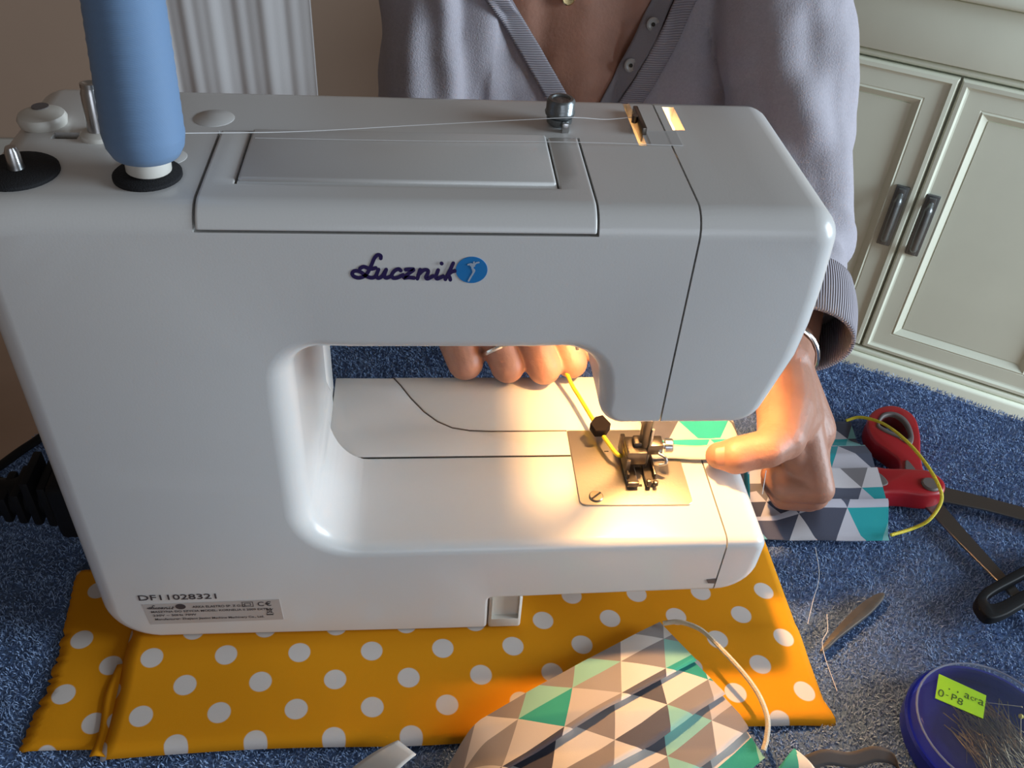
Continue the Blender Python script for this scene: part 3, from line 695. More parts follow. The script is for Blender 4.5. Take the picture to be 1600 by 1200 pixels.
outl(-0.0992, -0.0962, 0.0236, 0.0272, 0.0004); outl(-0.0998, -0.0956, 0.0212, 0.0222, 0.0006)
for q in (((-0.1000, 0.0280), (-0.0955, 0.0226)), ((-0.0955, 0.0280), (-0.1000, 0.0226))):
    (a, b), (c_, d) = q; bm.faces.new([bm.verts.new(p) for p in ((a, -0.0004, b), (a + 0.0005, -0.0004, b), (c_ + 0.0005, -0.0004, d), (c_, -0.0004, d))])
obj('label_print', bm, M['ink'], lb, smooth=None)
LG2 = lambda x, y: (-0.1702 + (x - 126) * 0.0000158, 0.0306 + (395 - y) * 0.0000150)
obj('label_logo', stroke_mesh(LOGO, 34, LG2, 0.0004), M['ink'], lb, smooth=None)
obj('label_emblem', prism([(-0.1505 + 0.0031 * math.cos(a * PI / 10), 0.0322 + 0.0026 * math.sin(a * PI / 10)) for a in range(20)], -0.0004, 0.0006, axis='y'), M['ink'], lb, smooth=None)

# ================================================================== SPOOL
ax = Vector((0.055, 0.01, 1)).normalized()
SP = thing('thread_spool', 'big cone of light blue thread on the pin at the machine top', 'thread spool', (-0.1225, 0.030, ZT + 0.0026))
obj('tube', lathe([(0.0085, 0.0), (0.0098, 0.001), (0.0098, 0.012), (0.0075, 0.014), (0.0070, 0.118), (0.0045, 0.118), (0.0045, 0.0)], 28, SP.location, ax), M['cream'], SP)
prof = [(0.0098, 0.0078), (0.0145, 0.0090), (0.0165, 0.0130), (0.0172, 0.0175)]
for i in range(1, 60):
    z = 0.0175 + 0.092 * i / 60; prof.append((0.0172 - 0.0022 * i / 60 + 0.00009 * (i % 2) + 0.00012 * math.sin(i * 1.7), z))
prof += [(0.0140, 0.1105), (0.0072, 0.112)]
ms = M['spool']; nt = ms.node_tree; bs = nt.nodes['Principled BSDF']
wv = nt.nodes.new('ShaderNodeTexWave'); wv.bands_direction = 'Z'; wv.inputs['Scale'].default_value = 900; wv.inputs['Distortion'].default_value = 1.5
tcn = nt.nodes.new('ShaderNodeTexCoord'); bpn = nt.nodes.new('ShaderNodeBump'); bpn.inputs['Strength'].default_value = 0.35; bpn.inputs['Distance'].default_value = 0.0004
nt.links.new(tcn.outputs['Object'], wv.inputs['Vector']); nt.links.new(wv.outputs['Fac'], bpn.inputs['Height']); nt.links.new(bpn.outputs['Normal'], bs.inputs['Normal'])
obj('thread_winding', lathe(prof, 40, SP.location, ax), ms, SP, smooth=180)
obj('loose_thread', sweep(catmull([(-0.1075, 0.036, ZT + 0.018), (-0.06, 0.066, ZT + 0.0060), (0.0, 0.082, ZT + 0.0035), (0.066, 0.0855, ZT + 0.0070), (0.0790, 0.0880, ZT + 0.0065), (0.095, 0.0935, ZT + 0.0035), (0.1105, 0.0985, ZT + 0.003)], 8), 0.00018, 5), M['thread'], SP, label='white thread line running to the needle side')
obj('loose_thread', sweep(catmull([(-0.081, 0.066, ZT + 0.0022), (0.0, 0.0665, ZT + 0.0022), (0.070, 0.0685, ZT + 0.0022), (0.1312, 0.0708, ZT + 0.0005)], 8), 0.00018, 5), M['thread'], SP)

# ================================================================== YELLOW CLOTH (folded, under the machine)
YC = thing('dotted_cloth', 'folded yellow orange cloth with white polka dots under the sewing machine', 'cloth', (0.03, 0.0, -0.008))
def bulge(x, y):
    return 0.0016 * noise.noise(Vector((x * 14, y * 14, 0.3))) + 0.0011 * math.exp(-((y + 0.012) / 0.012) ** 2)
def top_layer(u, v):
    xl = -0.1885 + 0.001 * math.sin(v * 9); xr = 0.2500 - 0.006 * max(0, 1 - abs(v - 0.12) / 0.1) * 0 - (0.006 if v < 0.10 else 0.0) * (1 - v / 0.10) * -1
    x = xl + (xr - xl) * u; y0 = -0.0765 + 0.0045 * u + 0.0012 * math.sin(u * 11); y = y0 + (0.078 - y0) * v
    z = -0.0012 + (bulge(x, y) if y < -0.004 else 0)
    z -= 0.0055 * max(0, 1 - (y - y0) / 0.006) ** 2                      # rounded fold at the front
    z -= 0.0040 * max(0, 1 - (x - xl) / 0.005) ** 2
    z -= 0.0030 * max(0, (x - 0.225) / 0.025) ** 2
    return (x, y, z), (x + 0.05 * (y + 0.05), y)
obj('fold_top', solid(grid(90, 40, top_layer), 0.0008), M['dots'], YC, smooth=180)
def inner_fold(u, v):
    y = -0.0750 + 0.060 * v; x = -0.1935 + 0.010 * u; z = -0.0045 - 0.0035 * abs(u - 0.3)
    x += 0.0015 * math.sin(v * 7); return (x, y, z), (x + 0.013, y)
obj('fold_inner', solid(grid(6, 16, inner_fold), 0.0008), M['dots'], YC, smooth=180)
jag = [random.random() for _ in range(80)]
def bottom_layer(u, v):
    y = -0.0685 + 0.130 * v; j = int(v * 60); e = (0.0035 * jag[j] if v < 0.62 else 0.001 * jag[j])
    xl = -0.2365 + 0.0035 * math.sin(v * 4) + e
    x = xl + (-0.150 - xl) * u
    z = -0.0068 + 0.0014 * noise.noise(Vector((x * 20, y * 20, 5))) - 0.002 * max(0, 1 - u / 0.06) - 0.003 * max(0, 1 - v / 0.04) ** 2
    return (x, y, z), (x - 0.0175, y + 0.0005)
obj('fold_bottom', solid(grid(30, 60, bottom_layer), 0.0008), M['dots'], YC, smooth=180, label='lower layer with frayed left edge')

# ================================================================== FACE MASK being sewn (on the bed, drooping to the towel)
def pleat(v, n, depth, over):
    """v 0..1 across; returns plan offset and height so that folds lap over each other"""
    k = v * n; i = min(int(k), n - 1); f = k - i
    return (i + f) / n, (f) * depth
MS = thing('face_mask', 'triangle print face mask being sewn, running from the presser foot to the hand', 'face mask', (0.25, 0.10, TZ + 0.01))
XL, XR = 0.150, 0.352
def drape(x):
    a = 0.0848; b_ = -0.0015
    t = min(max((x - 0.2135) / 0.030, 0), 1); s = t * t * (3 - 2 * t); return a + (b_ - a) * s
def mask_right(u, v):
    x = XL + (XR - XL) * u
    y0 = 0.0700 + 0.0025 * math.sin(u * 5); y1 = 0.150 + 0.045 * min(1, max(0, (u - 0.3) / 0.5))
    if u > 0.7: x += 0.016 * (v - 0.5) * (u - 0.7) / 0.3
    st = [(0, 0), (0.20, 0.0030), (0.2001, 0.0), (0.46, 0.0040), (0.4601, 0.0005), (0.70, 0.0040), (0.7001, 0.0005), (1.0, 0.003)]
    h = 0
    for (a, ha), (b2, hb) in zip(st, st[1:]):
        if a <= v <= b2: h = ha + (hb - ha) * (v - a) / max(1e-6, b2 - a)
    flat = 0.25 if x < 0.222 else 1.0
    n = 0.0015 * noise.noise(Vector((x * 30, v * 3, 0.4)))
    y = y0 + (y1 - y0) * v
    arc_len = max(0, min(x, 0.245) - 0.2135) * 1.9
    lift = 0.0150 * max(0, min(1, (x - 0.262) / 0.03)) * max(0, min(1, (y - 0.072) / 0.018, (0.172 - y) / 0.03))
    return (x, y, drape(x) + lift + (h + n) * flat), (x + arc_len + 0.004, y * 1.02 + 0.0045 + (0.012 * sum(v > q for q in (0.2, 0.46, 0.7))))
obj('panel', solid(grid(70, 60, mask_right), 0.0009), M['tri2'], MS, smooth=50)
def hem(u, v):
    x = 0.1500 + 0.0640 * u; y = 0.0685 + 0.0130 * v + 0.0008 * math.sin(u * 9); return (x, y, 0.0862 + 0.0012 * math.sin(v * PI)), (u, v)
obj('hem', solid(grid(16, 6, hem), 0.0010), M['hem'], MS, smooth=180, label='pale folded hem running under the presser foot')
e0 = at(1322, 657, 0.006); e1 = at(1392, 836, 0.004)
loop = [e0, at(1345, 652, 0.010), at(1380, 662, 0.018), at(1415, 688, 0.026), at(1447, 725, 0.028), at(1468, 762, 0.026), at(1470, 785, 0.020), at(1452, 812, 0.012), at(1425, 826, 0.005), e1]
obj('ear_loop', sweep(catmull(loop, 8), 0.0013, 8), M['yellow'], MS, label='yellow elastic ear loop curving over the red scissors')
loop2 = [(0.098, 0.158, 0.0990), at(893, 600, 0.0935), at(905, 620, 0.0925), at(928, 658, 0.0925), at(950, 692, 0.0930), at(966, 711, 0.0915), (0.1325, 0.0730, 0.0868)]
obj('elastic', sweep(catmull(loop2, 8), 0.0015, 8), M['yellow'], MS, label='yellow elastic running from the curled fingers to the presser foot')
cl = at(938, 665, 0.0960)
bm = prism([(-0.0030, -0.0086), (0.0040, -0.0070), (0.0070, 0.0010), (0.0010, 0.0088), (-0.0040, 0.0060), (-0.0072, -0.0016)], -0.0035, 0.0025, 0.0006, 1)
bmesh.ops.transform(bm, matrix=Matrix.Translation(cl) @ Matrix.Rotation(-0.2, 4, 'Z'), verts=bm.verts)
obj('elastic_clip', bm, M['blackclip'], MS, label='black piece clasping the yellow elastic')

# ================================================================== FINISHED MASK in the foreground
FM = thing('face_mask', 'finished pleated triangle print mask lying on the cloth in the foreground', 'face mask', (0.12, -0.06, 0.0))
cA = Vector((0.1535, -0.0040, 0)); dS = Vector((0.0450, -0.0940, 0)); dL = Vector((-0.880, -0.475, 0)).normalized()
PLE = [(0.0, 0.000, 0.0), (0.36, 0.345, 0.0070), (0.38, 0.365, 0.0062), (0.3805, 0.31, 0.0022), (0.60, 0.60, 0.0085), (0.62, 0.622, 0.0078), (0.6205, 0.57, 0.0030), (0.82, 0.825, 0.0080), (0.84, 0.845, 0.0072), (0.8405, 0.79, 0.0026), (1.0, 1.0, 0.0050)]
dSl = Vector((0.006, -0.100, 0))
def fmask(u, v):
    L = 0.172 * u
    s = h = 0
    for (a, sa, ha), (b2, sb, hb) in zip(PLE, PLE[1:]):
        if a <= v <= b2 + 1e-9: f = (v - a) / max(1e-6, b2 - a); s = sa + (sb - sa) * f; h = ha + (hb - ha) * f; break
    op = math.sin(PI * u)                                   # pleats ease open in the middle of the mask
    h *= 0.85 + 0.55 * op
    bow = 0.0085 * op * math.sin(PI * min(1, s * 0.8 + 0.15))
    d_ = dS.lerp(dSl, min(1, max(0, (u - 0.35) / 0.65)))
    drop = max(0, (u - 0.80) / 0.20)
    p = cA + d_ * (s * (1 + 0.06 * op)) + dL * L + Vector((0.004, -0.016, 0)) * drop ** 1.5
    under = 0.0030 if p.y > -0.075 else 0.0030 - 0.0075 * min(1, (-0.075 - p.y) / 0.02)
    z = max(under + 0.002, under + 0.004 + h + bow - 0.006 * drop ** 2) + 0.0008 * noise.noise(Vector((p.x * 40, p.y * 40, 2)))
    q = cA + dL * L + dS.normalized() * (0.165 * v)
    return (p.x, p.y, z), (q.x + 0.004, q.y + 0.008)
obj('panel', solid(grid(80, 110, fmask), 0.0009), M['tri'], FM, smooth=45)
pA = at(1036, 974, 0.010); pB = at(1193, 1172, 0.006)
loop = [pA, at(1062, 972, 0.013), at(1095, 984, 0.016), at(1125, 1012, 0.018), at(1160, 1050, 0.018), at(1185, 1085, 0.017), at(1199, 1122, 0.014), at(1198, 1152, 0.009), pB]
def tab(u, v):
    a, b2, c2, d2 = at(622, 1158, 0.004), at(650, 1180, 0.006), at(600, 1230, 0.002), at(545, 1205, -0.002)
    p = (a * (1 - u) + b2 * u) * (1 - v) + (d2 * (1 - u) + c2 * u) * v; p.z += 0.003 * math.sin(PI * v); return p, (p.x + 0.030, p.y + 0.030)
obj('side_tab', solid(grid(8, 8, tab), 0.0009), M['hem'], FM, smooth=180)
obj('ear_loop', sweep(catmull(loop, 8), 0.0016, 8), M['whitecord'], FM, label='cream elastic ear loop')

# another mask piece at the lower frame edge and a ribbon
def mp(u, v):
    a, b2, c2 = at(1240, 1172, 0.006), at(1205, 1215, 0.004), at(1290, 1230, 0.004)
    p = a + (b2 - a) * v * (1 - u) + (c2 - a) * v * u * 1.0; p.z += 0.004 * math.sin(PI * v) + 0.0005; return p, (p.x + 0.035, p.y + 0.006)
o = obj('fabric_scrap', solid(grid(12, 12, mp), 0.0009), mat('teal_print', (0.035, 0.30, 0.26), 0.9), smooth=180); o.data.materials.append(M['hem'])
sa, sc_ = at(1240, 1172, 0.004), at(1247, 1225, 0.004)
for pg in o.data.polygons: pg.material_index = int((sc_.x - sa.x) * (pg.center.y - sa.y) - (sc_.y - sa.y) * (pg.center.x - sa.x) > 0)
tag(o, 'corner of another triangle print piece at the bottom edge, right of the finished mask', 'fabric')
def rb(u, v):
    P = catmull([at(1246, 1186, 0.000), at(1285, 1172, 0.004), at(1326, 1176, 0.003), at(1366, 1167, 0.006), at(1398, 1182, 0.004), at(1412, 1240, 0.000)], 10)
    k = u * (len(P) - 1); i = min(int(k), len(P) - 2); p = P[i] + (P[i + 1] - P[i]) * (k - i)
    return p + Vector((0.002, -0.007, -0.0060)) * v + Vector((0, 0, 0.001)), (u, v)
o = obj('ribbon', solid(grid(50, 4, rb), 0.0004), M['ribbon'], smooth=180); tag(o, 'narrow grey brown ribbon curling on the towel at the bottom edge', 'ribbon')

# ================================================================== RED SCISSORS
SC = thing('scissors', 'red handled scissors with grey grips lying open on the blue towel', 'scissors', (0.39, 0.12, -0.008))
Zs = -0.006
def pix(L, z): return [(at(x, y, z).x, at(x, y, z).y) for x, y in L]
def smooth_poly(L, n=5): return [(p.x, p.y) for p in catmull([(a, b, 0) for a, b in L], n, True)]
def frame_solid(outer, inner, z0, z1, bv):
    a = to_mesh(prism(smooth_poly(outer), z0, z1)); r = boolean(a, [prism(smooth_poly(inner), z0 - 0.01, z1 + 0.01)])
    bm = bmesh.new(); bm.from_mesh(r); bmesh.ops.remove_doubles(bm, verts=bm.verts, dist=1e-5); return bevel(bm, bv, 3, 55)
zt = 0.006
up_out = pix([(1352, 668), (1362, 647), (1385, 638), (1408, 642), (1428, 657), (1436, 685), (1437, 715), (1443, 742), (1462, 752), (1470, 768), (1455, 778), (1425, 772), (1405, 752), (1402, 725), (1385, 710), (1362, 692)], zt)
up_in = pix([(1372, 668), (1380, 656), (1395, 655), (1410, 666), (1418, 684), (1414, 692), (1398, 684), (1380, 675)], zt)
hu = obj('handle', frame_solid(up_out, up_in, Zs, zt + 0.004, 0.0028), M['red'], SC, smooth=60, label='red upper handle with ring')
ring_i = pix([(1367, 670), (1376, 652), (1396, 650), (1415, 662), (1425, 686), (1420, 701), (1400, 690), (1378, 680)], zt)
obj('grip_insert', frame_solid(ring_i, up_in, Zs + 0.001, zt + 0.0050, 0.0012), M['greygrip'], hu, smooth=60, label='grey lining of the finger ring')
obj('grip_insert', prism(smooth_poly(pix([(1414, 722), (1420, 722), (1433, 741), (1416, 741)], zt + 0.004), 4), zt, zt + 0.0052, 0.0005, 1), M['greygrip'], hu)
lo_out = pix([(1305, 740), (1325, 728), (1348, 731), (1380, 737), (1420, 738), (1450, 742), (1472, 758), (1472, 774), (1450, 780), (1410, 776), (1380, 777), (1355, 784), (1325, 790), (1300, 775)], zt)
lo_in = pix([(1316, 756), (1325, 745), (1345, 746), (1362, 758), (1360, 766), (1340, 772), (1322, 770)], zt)
hl = obj('handle', frame_solid(lo_out, lo_in, Zs - 0.001, zt + 0.0055, 0.0030), M['red'], SC, smooth=60, label='red lower handle half under the mask')
gi = pix([(1310, 757), (1322, 738), (1348, 739), (1372, 748), (1384, 764), (1360, 770), (1340, 776), (1318, 776)], zt)
obj('grip_insert', frame_solid(gi, lo_in, Zs, zt + 0.0062, 0.0012), M['greygrip'], hl, smooth=60)
pc = at(1454, 757, zt + 0.006)
obj('pivot_cap', lathe([(0.0070, 0), (0.0070, 0.002), (0.0060, 0.0030), (0.0001, 0.0030)], 28, (pc.x, pc.y, zt + 0.0045)), M['greygrip'], SC)
b1 = pix([(1450, 752), (1475, 760), (1540, 776), (1600, 792), (1680, 818), (1740, 842), (1680, 836), (1600, 812), (1540, 796), (1470, 782), (1440, 770)], -0.001)
b2 = pix([(1438, 770), (1462, 774), (1500, 818), (1545, 868), (1600, 930), (1655, 1000), (1600, 952), (1560, 908), (1500, 848), (1440, 785)], -0.003)
obj('blade', prism(b2, -0.0052, -0.0032, 0.0005, 1), M['blade'], SC, label='lower blade pointing to the frame corner')
obj('blade', prism(b1, -0.0030, -0.0010, 0.0005, 1), M['blade'], SC, label='upper blade pointing right')

# black handled snips at the right edge
BS = thing('black_scissors', 'black plastic scissor handle lying across the lower blade at the right edge', 'scissors', (0.41, 0.0, -0.008))
bo = pix([(1523, 945), (1532, 926), (1560, 908), (1600, 886), (1660, 856), (1700, 868), (1690, 905), (1640, 925), (1600, 947), (1565, 966), (1540, 968)], 0.003)
bi = pix([(1541, 938), (1556, 926), (1590, 908), (1640, 882), (1668, 880), (1660, 896), (1620, 914), (1590, 928), (1562, 943), (1546, 946)], 0.003)
obj('handle', frame_solid(bo, bi, -0.0020, 0.0060, 0.0022), M['dark'], BS, smooth=60)
bl = pix([(1690, 868), (1720, 862), (1860, 790), (1725, 882), (1692, 890)], 0.002); obj('blade', prism(bl, 0.0, 0.002, 0.0004, 1), M['blade'], BS)

# slim pointed metal tool
L = pix([(1282, 1017), (1288, 1004), (1304, 984), (1322, 964), (1346, 942), (1368, 928), (1382, 926), (1380, 936), (1362, 956), (1338, 975), (1312, 995), (1294, 1012)], -0.003)
o = obj('metal_pick', prism(smooth_poly(L, 3), -0.0070, -0.0030, 0.0012, 2, ang=55), mat('tool_metal', (0.30, 0.27, 0.24), 0.38, 0.9, vary=0.2, vscale=90)); tag(o, 'slim leaf shaped grey metal tool beside the yellow cloth corner', 'tool')

# ================================================================== PIN BOX
PC = Vector((0.3385, -0.0905, TZ + 0.0125))
PB = thing('pin_box', 'round blue pin box with clear lid and neon price sticker, lower right corner', 'pin box', PC)
obj('base', lathe([(0.0001, 0.0), (0.0440, 0.0), (0.0468, 0.002), (0.0475, 0.013), (0.0462, 0.0145), (0.0448, 0.0145), (0.0440, 0.004), (0.0001, 0.0035)], 64, PC, cap=False), M['blueplastic'], PB)
obj('lid', lathe([(0.0446, 0.0120), (0.0440, 0.0200), (0.0425, 0.0225), (0.0390, 0.0236), (0.0001, 0.0240)], 64, PC, cap=False), M['lidclear'], PB, smooth=60)
bm = sweep([PC + Vector((0.0432 * math.cos(a * PI / 24), 0.0432 * math.sin(a * PI / 24), 0.0222)) for a in range(48)], 0.0007, 6, closed=True)
obj('lid_rim', bm, mat('lid_rim', (0.30, 0.33, 0.42), 0.2, alpha=0.6), PB)
zl = PC.z + 0.0243
st_ = pix([(1467, 1053), (1541, 1087), (1536, 1123), (1461, 1091)], zl)
s = obj('price_sticker', prism(st_, zl - 0.0002, zl + 0.0002), M['price'], PB, smooth=None, label='neon yellow green price sticker')
def sticker_text(txt, px, py, h, m):
    cu = bpy.data.curves.new('t', 'FONT'); cu.body = txt; cu.size = h / 0.7; cu.align_x = 'CENTER'; cu.align_y = 'CENTER'; cu.offset = 0.0
    o = bpy.data.objects.new('t', cu); COL.objects.link(o); me = evaluated(o); bpy.data.objects.remove(o)
    d = Vector((st_[1][0] - st_[0][0], st_[1][1] - st_[0][1], 0)); p = at(px, py, zl)
    me.transform(Matrix.Translation((p.x, p.y, zl + 0.00035)) @ Matrix.Rotation(math.atan2(d.y, d.x), 4, 'Z')); return me
bm = bmesh.new()
for tx, px, py, h in (('0', 1470, 1084, 0.0055), ('-', 1480, 1086, 0.004), ('P', 1490, 1091, 0.0050), ('8', 1500, 1097, 0.0050), ('a', 1511, 1087, 0.0055), ('c', 1519, 1091, 0.0040), ('r', 1525, 1093, 0.0035), ('a', 1533, 1097, 0.0060), ('.', 1484, 1073, 0.0060), (',', 1497, 1078, 0.0050)):
    bm.from_mesh(sticker_text(tx, px, py, h, None))
obj('sticker_print', bm, mat('sticker_ink', (0.04, 0.10, 0.01), 0.7), s, smooth=None)
# pins: a heap nobody could count, plus the few that stand out
def one_pin(bm, c, a, tilt, L=0.030, head=False):
    d = Vector((math.cos(a) * math.cos(tilt), math.sin(a) * math.cos(tilt), math.sin(tilt))); sweep([c - d * L / 2, c + d * L / 2], [0.00035, 0.00012], 5, bm=bm)
    return c - d * L / 2
bm = bmesh.new()
for i in range(230):
    rr = math.sqrt(random.random()) * 0.020; th = random.random() * 6.28
    c = PC + Vector((0.008 + rr * math.cos(th), -0.006 + rr * math.sin(th), 0.0050 + 0.012 * random.random() * (1 - rr / 0.04)))
    one_pin(bm, c, -1.35 + random.gauss(0, 0.30), random.gauss(0, 0.08))
o = obj('pin_heap', bm, M['pin'], smooth=180, kind='stuff'); tag(o, 'heap of loose steel pins inside the blue pin box', 'pins')
for dx, dy, a, tl, lab in ((0.019, -0.003, -2.1, 0.10, 'pin with yellow head at the right side of the pin heap'), (-0.010, -0.024, 1.2, 0.05, 'pin with yellow head at the lower left of the pin heap'), (0.016, 0.016, 3.0, 0.05, 'steel pin lying crosswise just right of the neon sticker'), (-0.012, -0.014, 2.6, 0.03, 'pale steel pin lying crosswise at the left of the pin heap')):
    c = PC + Vector((dx, dy, 0.0185)); t = thing('pin', lab, 'pin', c, 0, 'pins inside the blue box')
    bm = bmesh.new(); h = one_pin(bm, c, a, tl, 0.026 if tl > 0.04 else 0.018)
    obj('shaft', bm, M['pin'], t)
    obj('head', lathe([(0.0001, -0.0016), (0.0012, -0.0010), (0.0016, 0), (0.0012, 0.0010), (0.0001, 0.0016)] if 'yellow' in lab else [(0.0001, -0.0005), (0.0006, 0), (0.0001, 0.0005)], 12, h), M['pinhead'] if 'yellow' in lab else M['pin'], t)

# ================================================================== LOOSE THREADS, CORD, PLUG
def thr(pts, r=0.00022): return sweep(catmull(pts, 8), r, 5)
o = obj('thread_scrap', thr([at(1274, 855, 0.0), at(1280, 900, -0.002), at(1270, 940, -0.003), at(1262, 975, -0.003)]), M['thread']); tag(o, 'loose white thread lying below the sewn mask, left strand', 'thread')
o = obj('thread_scrap', thr([at(1292, 960, -0.002), at(1293, 985, -0.003), at(1285, 1003, -0.003), at(1290, 1030, -0.003), at(1308, 1080, -0.003)]), M['thread']); tag(o, 'loose white thread crossing the tip of the slim metal tool', 'thread')
o = obj('thread_scrap', thr([at(1197, 735, 0.082), at(1195, 748, 0.075), at(1191, 772, 0.060)], 0.0003), M['thread']); tag(o, 'short white thread hanging between thumb and bed end', 'thread')
PG = thing('power_plug', 'black power plug and cord at the left side of the sewing machine', 'plug', (-0.24, 0.08, TZ + 0.012))
bm = box(-0.2380, -0.2030, 0.056, 0.104, 0.030, 0.078, 0.005, 3)
obj('plug_body', bm, M['dark'], PG)
bm = bmesh.new()
for i in range(5): merge(bm, box(-0.2465 - i * 0.0095, -0.2405 - i * 0.0095, 0.064 + i * 0.001, 0.097 - i * 0.001, 0.034 + i * 0.0005, 0.070 - i * 0.004 + (0.008 if i == 1 else 0), 0.002))
merge(bm, sweep([(-0.238, 0.080, 0.050), (-0.292, 0.082, 0.044)], 0.0125, 14))
obj('strain_relief', bm, M['dark'], PG)
obj('cord', sweep(catmull([(-0.290, 0.082, 0.044), (-0.315, 0.086, 0.030), (-0.345, 0.094, 0.0), (-0.37, 0.12, TZ + 0.016), (-0.38, 0.18, TZ + 0.016)], 8), 0.0055, 12), M['dark'], PG)
o = obj('power_cord', sweep(catmull([at(-60, 770, -0.003), at(0, 728, -0.003), at(47, 695, -0.003), at(110, 660, -0.003), (-0.20, 0.26, -0.004)], 8), 0.0038, 10, flat=0.8), M['dark']); o.name = 'cable'; tag(o, 'black cord crossing the towel behind the machine on the left', 'cord')

# ================================================================== PERSON
PR = thing('person', 'person in grey v-neck shirt sitting behind the sewing machine, both hands guiding the mask', 'person', (0.16, 0.60, FZ))
sh_l = Vector((0.300, 0.520, 0.345)); el_l = Vector((0.338, 0.355, 0.095)); wr_l = at(1216, 566, 0.116)
sh_r = Vector((0.030, 0.520, 0.345)); el_r = Vector((-0.002, 0.450, 0.080)); wr_r = Vector((0.042, 0.262, 0.125))
bm = bmesh.new()
# torso
for x0, r in ((0.085, 0.098), (0.145, 0.104), (0.205, 0.098)): chain(bm, [(x0 + 0.01, 0.650, -0.25), (x0, 0.625, -0.03), (x0, 0.580, 0.07), (x0, 0.548, 0.16), (x0 + (0.145 - x0) * 0.2, 0.550, 0.30)], [r + 0.006, r - 0.006, r - 0.004, r, r * 0.62])
chain(bm, [sh_r, (0.145, 0.545, 0.375), sh_l], [0.052, 0.062, 0.052])
chain(bm, [(0.145, 0.545, 0.37), (0.140, 0.520, 0.47)], [0.058, 0.050])
# head, out of frame above
capsule(bm, (0.138, 0.520, 0.575), (0.138, 0.512, 0.625), 0.072, 0.078); capsule(bm, (0.138, 0.470, 0.520), (0.138, 0.480, 0.560), 0.036, 0.052)
capsule(bm, (0.138, 0.425, 0.562), (0.138, 0.437, 0.592), 0.010, 0.006)
for s in (-1, 1): capsule(bm, (0.138 + s * 0.080, 0.525, 0.570), (0.138 + s * 0.082, 0.528, 0.600), 0.010, 0.013)
capsule(bm, (0.120, 0.434, 0.541), (0.156, 0.434, 0.541), 0.006, 0.006)
# arms
chain(bm, [sh_l, el_l, wr_l], [0.046, 0.036, 0.024]); chain(bm, [sh_r, el_r, wr_r], [0.046, 0.036, 0.024])
# legs under the table
for s in (-1, 1): chain(bm, [(0.145 + s * 0.08, 0.645, -0.27), (0.145 + s * 0.10, 0.30, -0.27), (0.145 + s * 0.10, 0.27, FZ + 0.07)], [0.080, 0.058, 0.038]); capsule(bm, (0.145 + s * 0.10, 0.30, FZ + 0.035), (0.145 + s * 0.11, 0.13, FZ + 0.03), 0.036, 0.029)
coarse = to_mesh(bm)
# hands: finer
hb = bmesh.new()
# hand at the bed end (wearer's left): thumb on top of the bed, fingers curled below its edge
W = wr_l; fa = (el_l - wr_l).normalized()
chain(hb, [W + fa * 0.07, W + fa * 0.02, W], [0.029, 0.0255, 0.0245])
mcp = [at(1252, 652, 0.096), at(1266, 668, 0.080), at(1270, 690, 0.062), at(1268, 712, 0.045)]
for k, q in enumerate(mcp): chain(hb, [W + Vector((0.004, 0, -0.006 * k)), q], [0.0200, 0.0150 - 0.0008 * k])
chain(hb, [W, (mcp[0] + mcp[2]) / 2], [0.022, 0.020])
th0 = at(1212, 640, 0.104); th1 = at(1222, 682, 0.1035); th2 = at(1172, 706, 0.1010); th3 = at(1124, 712, 0.0960)
chain(hb, [W, at(1228, 640, 0.106), th1], [0.0215, 0.0200, 0.0165]); chain(hb, [th1, at(1200, 701, 0.1035), th2, at(1150, 712, 0.0990), th3], [0.0158, 0.0128, 0.0122, 0.0124, 0.0092])
chain(hb, [th1, mcp[0]], [0.0140, 0.0150])
pip = [at(1280, 764, 0.058), at(1272, 774, 0.045), at(1264, 778, 0.034), at(1258, 776, 0.024)]
dip = [at(1228, 762, 0.052), at(1226, 774, 0.040), at(1224, 776, 0.030), at(1224, 774, 0.022)]
tip = [at(1208, 742, 0.050), at(1208, 752, 0.038), at(1208, 756, 0.029), at(1210, 756, 0.021)]
for k in range(4):
    r = (0.0108, 0.0108, 0.0102, 0.0090)[k]
    if k == 0: chain(hb, [at(1222, 744, 0.054), at(1266, 738, 0.062)], [0.0115, 0.0125]); chain(hb, [at(1240, 700, 0.080), at(1256, 730, 0.066)], [0.0115, 0.0115])
    chain(hb, [mcp[k], pip[k]], [r + 0.0030, r]); chain(hb, [pip[k], dip[k], tip[k]], [r, r - 0.0005, r - 0.0018])
# hand behind the bed (wearer's right): knuckles of four fingers resting on the back edge
W2 = wr_r; fb_ = (el_r - wr_r).normalized(); chain(hb, [W2 + fb_ * 0.07, W2 + fb_ * 0.02, W2], [0.029, 0.0255, 0.0245])
px_ = [(727, 566), (793, 572), (850, 574), (893, 566)]; rr_ = [0.0132, 0.0125, 0.0128, 0.0118]
for k, (a, b2) in enumerate(px_):
    p = at(a, b2, 0.0985); m_ = p + Vector((-0.020, 0.036, 0.034)); r = rr_[k]
    chain(hb, [W2 + Vector((-0.012 + 0.012 * k, 0, 0)), m_], [0.018, 0.0155]); chain(hb, [m_, p], [0.0130, r])
    chain(hb, [p, p + Vector((0.002, 0.026, -0.004)), p + Vector((0.000, 0.040, 0.008))], [r * 0.97, 0.0100, 0.0085])
chain(hb, [W2, W2 + Vector((0.030, -0.055, 0.0))], [0.022, 0.020])
chain(hb, [W2, (0.088, 0.222, 0.108), (0.112, 0.198, 0.098), (0.122, 0.176, 0.094)], [0.018, 0.0145, 0.0118, 0.0090])
fine = remesh(to_mesh(hb), 0.0012, 9, 0.5)
coarse = remesh(coarse, 0.0042, 8, 0.5)
bm = bmesh.new(); bm.from_mesh(coarse); bm.from_mesh(fine)
bodyo = obj('body', bm, M['skin'], PR, smooth=180)
